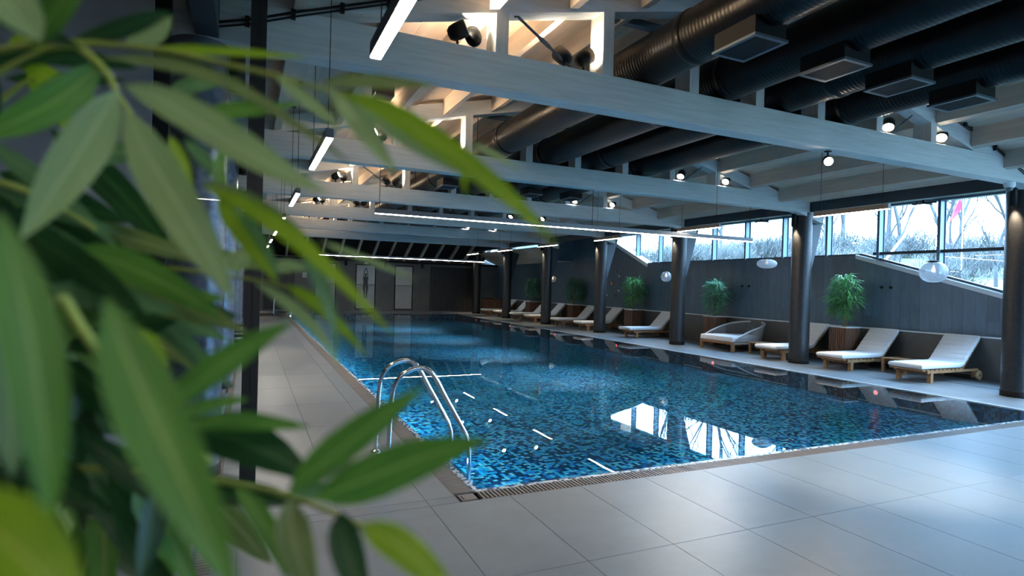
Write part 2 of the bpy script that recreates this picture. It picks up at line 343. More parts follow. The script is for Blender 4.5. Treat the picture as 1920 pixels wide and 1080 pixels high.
# drain grates
gr = thing('drain_grate', 'taupe slatted overflow grate along the near short edge of the pool', 'drain grate', (6, 4.11, 0), group='overflow grates round the pool')
part('grate_channel', MB().box(1.45, XR+.03, 4.032, 4.19, -.05, -.03), blackm, gr)
part('grate_rail', MB().box(1.62, XR+.03, 4.030, 4.036, -.03, 0).box(1.62, XR+.03, 4.184, 4.190, -.03, 0), grate_m, gr)
sme = MB().box(-.010, .010, -.074, .074, -.022, .001, .002).mesh('slat'); sme.materials.append(grate_m)
for k in range(int((XR-1.63)/.0334)):
    o = link('slat', sme, None, gr); o.location = (1.65+k*.0334-6, 0, 0)
gl = thing('drain_grate', 'brownish slatted overflow grate along the long left edge of the pool', 'drain grate', (1.535, 6, 0), group='overflow grates round the pool')
part('grate_channel', MB().box(1.45, 1.622, 4.19, YF, -.05, -.03), blackm, gl)
part('grate_rail', MB().box(1.450, 1.456, 4.03, YF, -.03, 0).box(1.616, 1.622, 4.19, YF, -.03, 0), grate_m, gl)
sml = MB().box(-.079, .079, -.012, .012, -.022, .001, .002).mesh('slat'); sml.materials.append(grate_m)
for k in range(290):
    o = link('slat', sml, None, gl); o.location = (0, 4.22+k*.031-6, 0)
rest = MB(); y = 4.22+290*.031
while y < YF: rest.box(1.456, 1.614, y-.012, y+.012, -.022, .001); y += .031
part('slat', rest, grate_m, gl, kind='stuff')
cp = MB().box(1.47, 1.60, 4.05, 4.17, -.02, .0008)
cpo = part('corner_plate', cp, grate_m, gr)
for i in range(2): part('corner_slot', MB().box(1.465+i*.025, 1.475+i*.025, 4.05+i*.02, 4.16-i*.02, -.02, .002), blackm, gr)
# light strips added out of view under the pool rim to brighten the mosaic
for k, (c, sx, sy, aim, en) in enumerate((((XL+.02, 17, -.06), .06, 25, (.85, 0, -.5), 50), ((6, YN+.02, -.06), 8.4, .06, (0, .85, -.5), 20))):
    lo = lamp('pool_fill_light', 'AREA', c, en, (.75, .92, 1), aim, shape='RECTANGLE')
    a = Vector(aim).normalized(); ax = Vector((0, 1, 0)) if sy > sx else Vector((1, 0, 0)); zc = -a; yc = zc.cross(ax).normalized()
    lo.matrix_world = Matrix((ax, yc, zc)).transposed().to_4x4(); lo.location = c; lo.data.size = max(sx, sy); lo.data.size_y = .05; lo.data.spread = R(110)
# red underwater lamps and deck lamp
for i, y in enumerate((6.79, 10.81, 14.86, 18.78, 22.86, 26.86)):
    t = thing('pool_lamp', 'small red underwater lamp in the right pool wall, %s to the camera' % ORD[i], 'pool lamp', (XR-.013, y, -.13), group='red lamps in the pool wall')
    part('bezel', MB().lathe([(.05, -.012), (.05, 0), (.035, 0)], (XR-.015, y, -.13), 16, 'X'), chrome, t)
    part('lens', MB().lathe([(.036, -.014), (.0, -.018)], (XR-.015, y, -.13), 16, 'X'), REDL, t)

# ------------------------------------------------------------------ columns
def column(x, y, zt, label, side, m, group):
    t = thing('round_column', label, 'column', (x, y, 0), group=group)
    part('shaft', MB().lathe([(.214, .10), (.214, zt)], (x, y, 0), 40), m, t)
    part('base_ring', MB().lathe([(.222, 0), (.222, .095), (.214, .10)], (x, y, 0), 40), blackm, t)
    part('seam', MB().box(x+side*.2135-.002, x+side*.2135+.002, y-.004, y+.004, .1, zt), m, t)
    # wall light on the pool side
    lx = x+side*.275
    w = thing('column_light', 'black cylinder downlight on the pool side of the ' + label.split(' steel')[0].split(' black')[0].lower() + (' lounger side column' if side < 0 else ' left deck column'), 'wall light', (lx, y-.0, 3.28), group=group.replace('columns', 'column downlights'))
    part('housing', MB().lathe([(.052, .17), (.055, .165), (.055, -.165), (.045, -.165)], (lx, y, 3.30), 20), blackm, w)
    part('bracket', MB().box(min(lx, x+side*.21), max(lx, x+side*.21), y-.02, y+.02, 3.27, 3.33), blackm, w)
    part('lens', MB().lathe([(.044, -.15), (0, -.15)], (lx, y, 3.30), 20), LENSW, w)
    lamp('column_downlight', 'SPOT', (lx, y, 3.12), 80, (1, .78, .5), (-side*.10, 0, -1), spot_size=R(64), spot_blend=.6, shadow_soft_size=.04)
for i in range(7):
    column(CX, CY+SP*i, ZB if i < 6 else 3.25, '%s black steel column along the lounger side, holding the roof' % ORD[i].capitalize(), -1, colm, 'columns on the lounger side')
for i in range(7):
    column(CXL, CY+SP*i, ZB if i < 6 else 3.25, '%s steel column along the left deck behind the leaves, holding the roof' % ORD[i].capitalize(), 1, colmL, 'columns on the left deck')
# haunches on the outer side
for i in range(6):
    y = CY+SP*i
    h = MB().prism([(CX+.216, 1.95), (CX+.24, 1.95), (CX+.70, ZB), (CX+.216, ZB)], 'Y', y-.03, y+.10)
    one('steel_haunch', h, darkm, 'dark steel haunch plate fanning up behind the %s lounger side column' % ORD[i], 'bracket', (CX+.2, y, 2), group='haunches behind the columns')
# edge beams
for nm, x in (('trim_2', CX), ('trim_3', CXL)):
    struct(nm, MB().box(x-.02, x+.14, -3, 31.7, 3.47, 3.76), darkm)

# ------------------------------------------------------------------ roof trusses
PXS = [2.14, 3.335, 4.48, 5.48, 6.535, 7.665, 8.85]
tr0 = thing('roof_truss', 'x', 'roof truss', (5.6, TY[0], ZB), group='white timber roof trusses')
y0, y1 = TY[0], TY[0]+.22
part('bottom_chord', MB().box(-.62, CX+.08, y0, y1, ZB, ZT, .006), beam_m, tr0)
H = .245
xl, xr = .36, 9.80
part('top_chord', MB().prism([(-.6, roofz(-.6)), (-.6, roofz(-.6)+H), (5.49, 4.95+H), (5.49, 4.95)][::-1], 'Y', y0+.012, y1-.012), beam_m, tr0)
part('top_chord', MB().prism([(5.49, 4.95), (5.49, 4.95+H), (CX+.45, roofz(CX+.45)+H), (CX+.45, roofz(CX+.45))][::-1], 'Y', y0+.012, y1-.012), beam_m, tr0)
for px in PXS:
    part('post', MB().box(px-.065, px+.065, y0+.01, y1+.04, ZT-.01, roofz(px)+.04, .004), post_m, tr0)
for a, b in (((2.24, 4.30), (2.97, 3.83)), ((8.73, 4.33), (8.0, 3.83))):
    p0 = Vector((a[0], y0+.10, a[1])); p1 = Vector((b[0], y0+.10, b[1])); q = p1-p0
    r = part('tie_rod', MB().tube([p0, p1], .014, 8), grillem, tr0)
    part('turnbuckle', MB().tube([p0+q*.45, p0+q*.5, p0+q*.6, p0+q*.65], [.014, .022, .022, .014], 8), grillem, r)
    part('fork', MB().beam(p0-q*.02, p0+q*.12, .02, .05), blackm, r)
TL = ['Front-most white timber truss crossing the whole top of the view', 'Second white timber truss behind the front one', 'Third white timber truss from the front', 'Fourth white timber truss from the front', 'Fifth white timber truss from the front', 'Last white timber truss before the dark far ceiling']
tr0['label'] = TL[0]
for i in range(1, 6): dup(tr0, (5.6, TY[i], ZB), label=TL[i])

# ------------------------------------------------------------------ ceiling
DZ = .30  # deck height over the chord underside
ce = MB()
xa, xb = -3.2, CX+.55
YE = 31.9
for a, b in ((xa, 5.49), (5.49, xb)):
    za, zb_ = roofz(a)+DZ+.035, roofz(b)+DZ+.035
    ce.prism([(a, za), (b, zb_), (b, zb_+.1), (a, za+.1)], 'Y', -4, YE)
ceiling = struct('ceiling', ce, blackm)
PSP = .86
bays = [(-3.9, TY[0])]+[(TY[i]+.2, TY[i+1]) for i in range(5)]+[(TY[5]+.2, 28.0)]
pc = {}
for (ya, yb) in bays:
    for k in range(-9, 8):
        x = 5.49+k*PSP
        if x > 11.2: continue
        L_ = round(yb-ya, 3); sl = .225 if x < 5.49-.01 else -.262 if x > 5.5 else 0
        key = ('p', L_, sl)
        if key not in pc:
            me = MB().prism([(-.05, .03-.05*sl), (.05, .03+.05*sl), (.05, DZ+.033+.05*sl), (-.05, DZ+.033-.05*sl)], 'Y', -L_/2, L_/2).mesh('purlin'); me.materials.append(purlin_m); pc[key] = me
        o = link('purlin', pc[key], None, ceiling); o.location = (x, (ya+yb)/2, roofz(x))
        for h in (0, 1):
            w = PSP/2; xc = x+w*h+w/2
            if xc > xb: continue
            sl2 = .225 if xc < 5.49 else -.262
            key = ('b', L_, sl2)
            if key not in pc:
                q = w/2-.002; me = MB().prism([(-q, -q*sl2), (q, q*sl2), (q, q*sl2+.03), (-q, -q*sl2+.03)], 'Y', -L_/2-.1, L_/2+.1).mesh('ceiling_board'); me.materials.append(deck_m); pc[key] = me
            o = link('ceiling_board', pc[key], None, ceiling); o.location = (xc, (ya+yb)/2, roofz(xc)+DZ)
# window bay soffit, far side soffit boards, dark hip end with pale rafters
part('soffit_panel', MB().box(CX+.14, WX+.3, -4, 22.86, 3.70, 3.76), darkm, ceiling)
part('light_well_end', MB().box(CX+.16, WX, 22.86, 22.90, 2.78, 3.7), panelm, ceiling)
for k in range(7):
    xa_, xb_ = CX+.14+k*.222, CX+.14+(k+1)*.222-.006
    za, zb_ = 3.41-(xa_-CX)*.375, 3.41-(xb_-CX)*.375
    part('ceiling_board', MB().prism([(xa_, za), (xb_, zb_), (xb_, zb_+.03), (xa_, za+.03)], 'Y', 22.92, 31.7), deck_m, ceiling)
hip = lambda y: 2.75+(31.8-y)*.5
part('hip_panel', MB().prism([(27.6, hip(27.6)+.1), (31.9, hip(31.9)+.1), (31.9, hip(31.9)+.16), (27.6, hip(27.6)+.16)], 'X', -3.2, 12.4), blackm, ceiling)
for k in range(16):
    x = -.9+k*.86
    part('hip_rafter', MB().prism([(27.9, hip(27.9)-.08), (31.75, hip(31.75)-.08), (31.75, hip(31.75)+.1), (27.9, hip(27.9)+.1)], 'X', x-.05, x+.05), purlin_m, ceiling)
struct('trim_4', MB().box(-3, 13.3, 31.55, 31.8, 2.68, 2.80), blackm)

# ------------------------------------------------------------------ walls
wall_back = struct('wall_back', MB().box(-3.4, 13.6, YB, YB+.25, 0, 3.1), backm)
struct('wall_left', MB().box(-3.4, -3.2, -4, YB, 0, 3.6), plaster)
struct('wall_front', MB().box(-3.4, 9.36, -4.2, -4, 0, 4.3).box(9.36, 13.6, -4.2, -4, 3.5, 5.4), plaster)
w2 = thing('window_2', None, None, (7.3, -4.1, 1.7), kind='structure')
for k in range(6, 10): part('mullion', MB().box(1.2+k*1.36-.03, 1.2+k*1.36+.03, -4.18, -4.04, 0, 3.5), frameg, w2)
part('head_frame', MB().box(9.36, 13.5, -4.18, -4.04, 3.44, 3.5), frameg, w2); part('bottom_frame', MB().box(9.36, 13.5, -4.18, -4.04, 0, .08), frameg, w2)
for k in range(6, 9): part('pane', MB().add([(1.23+k*1.36, -4.1, .08), (2.53+k*1.36, -4.1, .08), (2.53+k*1.36, -4.1, 3.44), (1.23+k*1.36, -4.1, 3.44)], [(0, 1, 2, 3)]), glass_m, w2)
def sill(y): return .289*(y-.485)
wp = [(.5, 0), (32, 0), (32, 3.9), (20.7, 3.9), (17.43, 2.56), (9.37, 2.56)]
wall_right = struct('wall_right', MB().prism(wp[::-1], 'X', WX+.012, WX+.28), panelm)
def topz(y): return min(2.56, sill(y)) if y < 17.43 else min(3.9, 2.56+.421*(y-17.43))
PW = .212; n = 0; rr = random.Random(3)
for k in range(62):
    ya = 3.0+k*PW; yb = ya+PW-.003
    offs = rr.choice([0, .3, .6, .9]); z = .86-offs-.02
    while z < 2.56:
        z0, z1 = max(.862, z), z+1.2-.003; z += 1.2
        if z1 <= .88: continue
        ta, tb = min(z1, topz(ya)-.002), min(z1, topz(yb)-.002)
        if tb <= z0+.01: continue
        ta = max(ta, z0+.002)
        b_ = MB().prism([(ya, z0), (yb, z0), (yb, tb), (ya, ta)], 'X', WX, WX+.012)
        c = Vector((WX, ya, z0)); o = link('wall_panel', b_.mesh('wall_panel', c), panelm, wall_right); o.location = c
far = MB(); y = 3.0+62*PW
rr = random.Random(5)
while y < 31.7:
    z = .86-rr.choice([0, .3, .6, .9])
    while z < 3.9:
        z0, z1 = max(.862, z), z+1.197; z += 1.2; tp = topz(y)
        if z1 < .9: continue
        z1 = min(z1, tp-.002)
        if z1 > z0+.02: far.box(WX+(rr.random()*.002), WX+.012, y, y+PW-.003, z0, z1)
    y += PW
part('wall_panel', far, panelm, wall_right, kind='stuff')
low = MB().box(WX-.10, WX+.012, .5, 31.8, 0, .83)
part('plinth', low, mat('plinth_stone', (.085, .088, .09), .5, var=.15, scale=3), wall_right)
part('ledge_cap', MB().box(WX-.115, WX+.012, .5, 31.8, .83, .858), frameh, wall_right)
# pale trims under the raking window edges
def raketrim(name, a, b, h):
    struct(name, MB().prism([(a[0], a[1]-h), (b[0], b[1]-h), (b[0], b[1]+.01), (a[0], a[1]+.01)], 'X', WX-.02, WX+.28), frameh)
raketrim('trim_5', (2.0, sill(2.0)), (9.37, 2.567), .085)
raketrim('trim_6', (17.43, 2.56), (20.2, 2.56+.421*2.77), .13)
# windows: one band of glazing, panes between mullions
MU = [-1.72, -.40, .93, 2.25, 3.57, 4.90, 6.22, 7.55, 8.86, 10.19, 11.52, 12.85, 14.18, 15.50, 16.82, 18.15, 20.2]
win = thing('window_1', None, None, (WX+.36, 8.9, 2.6), kind='structure')
HD = 3.66
for k, y in enumerate(MU):
    zb = 0 if y < .5 else topz(y)
    if zb > HD-.1: continue
    part('mullion', MB().box(WX+.02, WX+.17, y-.03, y+.03, zb, HD+.02), frameg, win)
    part('mullion_cap', MB().box(WX+.17, WX+.20, y-.05, y+.05, zb, HD+.02), darkm, win)
part('head_frame', MB().box(WX+.02, WX+.18, -3.9, 20.6, HD, HD+.06), frameg, win)
part('transom', MB().box(WX+.05, WX+.17, -3.9, 8.99, 2.555, 2.62), darkm, win)
part('bottom_frame', MB().box(WX+.05, WX+.17, 9.3, 17.5, 2.55, 2.60), darkm, win)
part('bottom_frame', MB().prism([(.6, sill(.6)+.02), (9.3, sill(9.3)+.02), (9.3, sill(9.3)+.07), (.6, sill(.6)+.07)], 'X', WX+.05, WX+.17), darkm, win)
for k in range(len(MU)-1):
    a, b = MU[k]+.03, MU[k+1]-.03
    za, zb = (0, 0) if b < .5 else (max(0, topz(a)), topz(b))
    x = WX+.12
    if b < 9.3:
        part('pane', MB().add([(x, a, za), (x, b, zb), (x, b, 2.555), (x, a, 2.555)], [(0, 1, 2, 3)]), glass_m, win)
        part('pane', MB().add([(x, a, 2.62), (x, b, 2.62), (x, b, HD), (x, a, HD)], [(0, 1, 2, 3)]), glass_m, win)
    else:
        part('pane', MB().add([(x, a, min(za, HD-.01)), (x, b, min(zb, HD-.005)), (x, b, HD), (x, a, HD)], [(0, 1, 2, 3)]), glass_m, win)

# concrete pier and glazed partition at the left
struct('wall_pier', MB().box(-3.2, -.655, 4.80, 4.98, 0, 4.4), plaster)
part_g = thing('glass_partition', 'dark metal framed glass screen between the grey pier and the pool deck', 'glass partition', (-.3, 4.87, 0))
part('frame_post', MB().box(-.655, -.555, 4.83, 4.92, 0, 4.2), blackm, part_g)
part('frame_post', MB().box(-.035, .018, 4.82, 4.92, 0, 4.4)  .box(.024, .078, 4.82, 4.92, 0, 4.4).box(.015, .027, 4.83, 4.91, 0, 4.4), mat('brown_black_frame', (.010, .008, .0075), .5), part_g, label='slim double dark post standing free at the screen end')
part('glass_pane', MB().box(-.555, -.035, 4.868, 4.876, .03, 4.1), fresmix('screen_glass', (.93, .95, .97), 1.3)[0], part_g)
part('floor_rail', MB().box(-.555, -.035, 4.85, 4.90, 0, .03), blackm, part_g)
# steel edged floor channel beside the left columns
fc = thing('floor_channel', 'steel edged slatted floor channel running past the left columns', 'floor channel', (-.3, 6, 0))
part('steel_edge', MB().box(-.262, -.235, 2.5, 12, -.01, .012), chrome, fc); part('steel_edge', MB().box(-.47, -.445, 2.5, 5.05, -.01, .012), chrome, fc)
fs = MB(); y = 2.6
while y < 12: fs.box(-.235, -.16, y, y+.02, -.01, .008); y += .035
part('slat', fs, grate_m, fc, kind='stuff')
ts = thing('towel_rack', 'low black rack of thin shelves seen behind the left column', 'rack', (-.2, 12, 0))
for z in (.42, .52, .60, .71): part('shelf', MB().box(-.42, -.02, 11.8, 12.2, z, z+.02), blackm, ts)
for x in (-.42, -.04): part('upright', MB().box(x, x+.02, 12.15, 12.18, 0, .9), blackm, ts)

# ------------------------------------------------------------------ ducts
dxs = [3.90, 4.98, 5.93, 7.00]; DR = .257; DZc = 4.07
prof = []; y = -3.8
while y < 27.4:
    prof += [(DR-.001, y), (DR+.0012, y+.008), (DR-.001, y+.016)]; y += .045
ducme = MB().lathe(prof, (0, 0, 0), 40, 'Y').mesh('duct_tube'); ducme.materials.append(duct_m)
collar = MB().lathe([(DR, -.05), (DR+.010, -.045), (DR+.010, .045), (DR, .05)], (0, 0, 0), 40, 'Y').mesh('collar'); collar.materials.append(duct_m)
DL = ['Black spiral ventilation duct nearest the left deck', 'Second black spiral duct from the left', 'Third black spiral duct from the left', 'Black spiral ventilation duct nearest the windows']
boxm = MB().box(-.175, .175, -.23, .23, -.34, 0).mesh('plenum_box'); boxm.materials.append(blackm)
gf = MB()
for x0, x1, y0_, y1_ in ((-.19, .19, -.245, -.21), (-.19, .19, .21, .245), (-.19, -.155, -.21, .21), (.155, .19, -.21, .21)): gf.box(x0, x1, y0_, y1_, -.362, -.34)
gf.box(-.155, .155, -.21, .21, -.342, -.338)
gfm = gf.mesh('grille_frame'); gfm.materials.append(grillem)
glv = MB()
for k in range(17): glv.box(-.145+k*.018-.003, -.145+k*.018+.003, -.205, .205, -.360, -.343)
glm = glv.mesh('louvre'); glm.materials.append(mat('dark_louvre', (.015, .02, .028), .5))
hang = MB()
for i, dx in enumerate(dxs):
    t = thing('ventilation_duct', DL[i]+', above the trusses', 'duct', (dx, 8, DZc), group='black ventilation ducts')
    o = link('duct_tube', ducme, None, t); o.location = (0, -8, 0)
    for yy in (1.5, 4.45, 5.75, 8.9, 12.9, 17.4, 21.2, 25): 
        o = link('collar', collar, None, t); o.location = (0, yy-8+(.6 if i % 2 else 0), 0)
    for yy in (3.78, 12.2, 20.6):
        b = link('plenum_box', boxm, None, t); b.location = (0, yy-8, 0)
        g = link('grille_frame', gfm, None, b); link('louvre', glm, None, b, 'stuff')
    for ty in TY:
        for sx in (-.262, .262):
            part('hanger_rod', MB().tube([(dx+sx, ty+.42, DZc-.02), (dx+sx, ty+.42, min(4.62, roofz(dx+sx)+DZ))], .006, 6), blackm, t)
for k, ty in enumerate(TY):
    one('duct_support_rail', MB().box(3.42, 7.6, ty+.38, ty+.46, 4.60, 4.68), grillem, 'grey steel rail carrying the duct hangers behind the %s truss' % ['front', 'second', 'third', 'fourth', 'fifth', 'last'][k], 'rail', (5.5, ty+.42, 4.64), group='duct support rails')

# ------------------------------------------------------------------ spotlights on the trusses
def spot_head(name, label, base, aim, group, hang=False, lit=True, s=1.0, energy=0, col=WARM, size=70):
    base = Vector(base); aim = Vector(aim).normalized(); sg = -1 if hang else 1
    t = thing(name, label, 'spotlight', base, group=group)
    c = base+Vector((0, 0, sg*.155*s))
    part('foot', MB().box(base.x-.035, base.x+.035, base.y-.03, base.y+.03, min(base.z, base.z+sg*.012), max(base.z, base.z+sg*.012)), blackm, t)
    part('yoke', MB().tube([base, base+Vector((0, 0, sg*.05*s)), c-aim*.03*s], .013*s, 8), blackm, t)
    q = Vector((0, 0, 1)).rotation_difference(aim).to_matrix(); pr = [(0, -.10), (.045, -.092), (.070, -.06), (.078, -.01), (.080, .09), (.070, .09), (.066, .075)]
    mb = MB().lathe([(r*s, z*s) for r, z in pr], (0, 0, 0), 24); mb.v = [tuple(c+q@Vector(v)) for v in mb.v]
    bd = part('lamp_body', mb, blackm, t)
    ml = MB().lathe([(.067*s, .076*s), (0, .078*s)], (0, 0, 0), 20); ml.v = [tuple(c+q@Vector(v)) for v in ml.v]
    part('lens', ml, LENS if lit else blackm, bd)
    if energy: lamp('spot_beam', 'SPOT', c+aim*.10*s, energy, col, aim, spot_size=R(size), spot_blend=.8, shadow_soft_size=.05)
TN = ['front', 'second', 'third', 'fourth', 'fifth', 'last']
for i, ty in enumerate(TY):
    y = ty+.11; z = ZT
    A = 'black spotlight standing on the %s truss, ' % TN[i]
    spot_head('spotlight', A+'leftmost with its lit face turned right', (1.72, y-.02, z), (.78, -.50, .36), 'spotlights standing on the trusses', energy=50, size=100)
    spot_head('spotlight', A+'second from left, turned to the far end', (1.90, y+.04, z), (.1, .75, .65), 'spotlights standing on the trusses', energy=70, size=110)
    spot_head('spotlight', A+'just left of the second post, turned away', (2.88, y+.04, z), (-.25, .75, .65), 'spotlights standing on the trusses', energy=60, size=110)
    spot_head('spotlight', A+'close against the second post, aimed up at it', (3.09, y-.02, z), (.80, .10, .55), 'spotlights standing on the trusses', energy=50, size=100)
    spot_head('spotlight', A+'bright, under the window side of the ducts', (7.95, y-.03, z), (-.50, -.30, -.65), 'spotlights standing on the trusses', energy=(0, 110, 480, 650, 700, 700)[i], size=72, col=(.93, .96, 1))
    spot_head('spotlight', A+'bright, beside the last post near the windows', (9.16, y-.03, z), (-.66, -.30, -.55), 'spotlights standing on the trusses', energy=(0, 110, 480, 650, 700, 700)[i], size=68, col=(.93, .96, 1))
spot_head('hanging_spotlight', 'black spotlight hanging under the front truss with lit face down', (6.80, TY[0]+.11, ZB), (-.55, -.65, -.35), None, hang=True, energy=40, size=60, s=.8)
# overhead downlight in front of the first truss makes the warm pool on the floor
spot_head('hanging_spotlight', 'black spotlight above the near deck aimed at the floor', (5.45, 1.5, 3.8), (-.04, .60, -1), None, hang=True, energy=420, size=42, col=(1, .86, .66))

one('drop_rod', MB().tube([(5.45, 1.5, 3.8), (5.45, 1.5, 4.97)], .01, 6), blackm, 'thin black rod holding the spotlight over the near deck', 'rod', (5.45, 1.5, 4.4))
# ------------------------------------------------------------------ linear pendants
def pendant_y(x, ya, yb, z, label, group, wy, ztop=ZB):
    t = thing('linear_pendant', label, 'pendant lamp', (x, (ya+yb)/2, z), group=group)
    part('profile', MB().box(x-.028, x+.028, ya, yb, z+.004, z+.075), mat_prof, t)
    part('diffuser', MB().box(x-.024, x+.024, ya+.004, yb-.004, z-.002, z+.004), LED, t)
    for w in wy:
        part('wire', MB().tube([(x, w, z+.075), (x, w, ztop)], .0035, 5), blackm, t); part('ceiling_cup', MB().lathe([(.035, 0), (.03, -.02), (0, -.022)], (x, w, ztop), 16), blackm, t)
mat_prof = mat('grey_profile', (.10, .10, .105), .4, metal=.5)
for k in range(7):
    ya = 1.45+3.15*k; yb = ya+1.4
    pendant_y(.53, ya, yb, 2.68, '%s white linear pendant of the row over the left deck' % ORD[k].capitalize(), 'linear pendants over the left deck', [ya+.12, yb-.12], roofz(.53)+.28)
for k in range(6):
    ya = 5.25+3.21*k; yb = ya+1.18
    pendant_y(8.12, ya, yb, 2.82, '%s linear pendant of the row over the window side of the pool' % ORD[k].capitalize(), 'linear pendants over the window side', [ya+.1, yb-.1], roofz(8.12)+.28)
def pendant_x(xa, xb, y, z, label):
    t = thing('linear_pendant', label, 'pendant lamp', ((xa+xb)/2, y, z), group='long pendants across the pool')
    part('profile', MB().box(xa, xb, y-.03, y+.03, z+.006, z+.085), mat_prof, t)
    part('diffuser', MB().box(xa+.004, xb-.004, y-.024, y+.024, z-.002, z+.006), LED, t)
    for x in (xa+.07, (xa+xb)/2, xb-.07): part('wire', MB().tube([(x, y, z+.085), (x, y, ZB)], .005, 5), blackm, t)
    return t
pendant_x(1.81, 9.96, 9.42, 2.70, 'long thin white pendant hung across the pool under the second truss')
pendant_x(2.36, 10.3, 26.15, 2.70, 'long thin white pendant hung across the pool at its far end')

# conduits on the front truss
def cable(pts, r, label, clamps=()):
    P = [on(px, py, 'Y', TY[0]-.012) for px, py in pts]; mid = P[len(P)//2]
    t = thing('black_conduit', label, 'cable', mid)
    part('cable', MB().tube(P, r, 8), blackm, t)
    part('cable', MB().tube([p+Vector((0, 0, -.035)) for p in P], r*.8, 8), blackm, t)
    for c in clamps:
        p = on(*c, 'Y', TY[0]-.012); part('clamp', MB().box(p.x-.018, p.x+.018, p.y-.02, p.y+.02, p.z-.055, p.z+.025), blackm, t)
cable([(372, 44), (465, 37), (560, 22), (690, 5), (800, -10)], .011, 'pair of black conduits clamped along the upper left of the front truss', [(374, 44), (464, 37), (550, 24), (642, 12), (730, 1)])
cable([(1808, 226), (1838, 252), (1864, 272), (1925, 326)], .008, 'pair of black conduits running down the right end of the front truss', [(1810, 229), (1838, 252), (1866, 275), (1900, 304)])

# security dome, exit box, speaker
t = thing('security_camera', 'white dome camera under the beam beside the nearest black column', 'camera', (10.98, 5.2, ZB))
part('housing', MB().lathe([(.075, 0), (.078, -.05), (.06, -.085)], (10.98, 5.2, ZB), 24), whitem, t)
part('dome', MB().lathe([(.052, -.085), (.045, -.12), (.02, -.138), (0, -.14)], (10.98, 5.2, ZB), 20), mat('smoked_dome', (.1, .12, .14), .1), t)
t = thing('hanging_sign', 'blank white light box sign hanging before the far window corner', 'sign', (12.5, 17.4, 3.4))
part('light_box', MB().box(12.47, 12.53, 17.1, 17.64, 3.28, 3.50), emis('dim_sign', (.8, .95, 1), .6), t); part('rod', MB().tube([(12.5, 17.37, 3.5), (12.5, 17.37, 3.7)], .008, 6), blackm, t)
t = thing('ceiling_speaker', 'black box speaker tucked under the roof behind the front truss', 'speaker', (1.6, 8.0, 4.14))
part('cabinet', MB().box(1.48, 1.74, 7.9, 8.15, 4.13, 4.36), blackm, t); part('trim_strip', MB().box(1.475, 1.485, 7.89, 8.16, 4.12, 4.15), whitem, t); part('bracket', MB().box(1.58, 1.64, 8.0, 8.05, 4.36, 4.45), blackm, t)

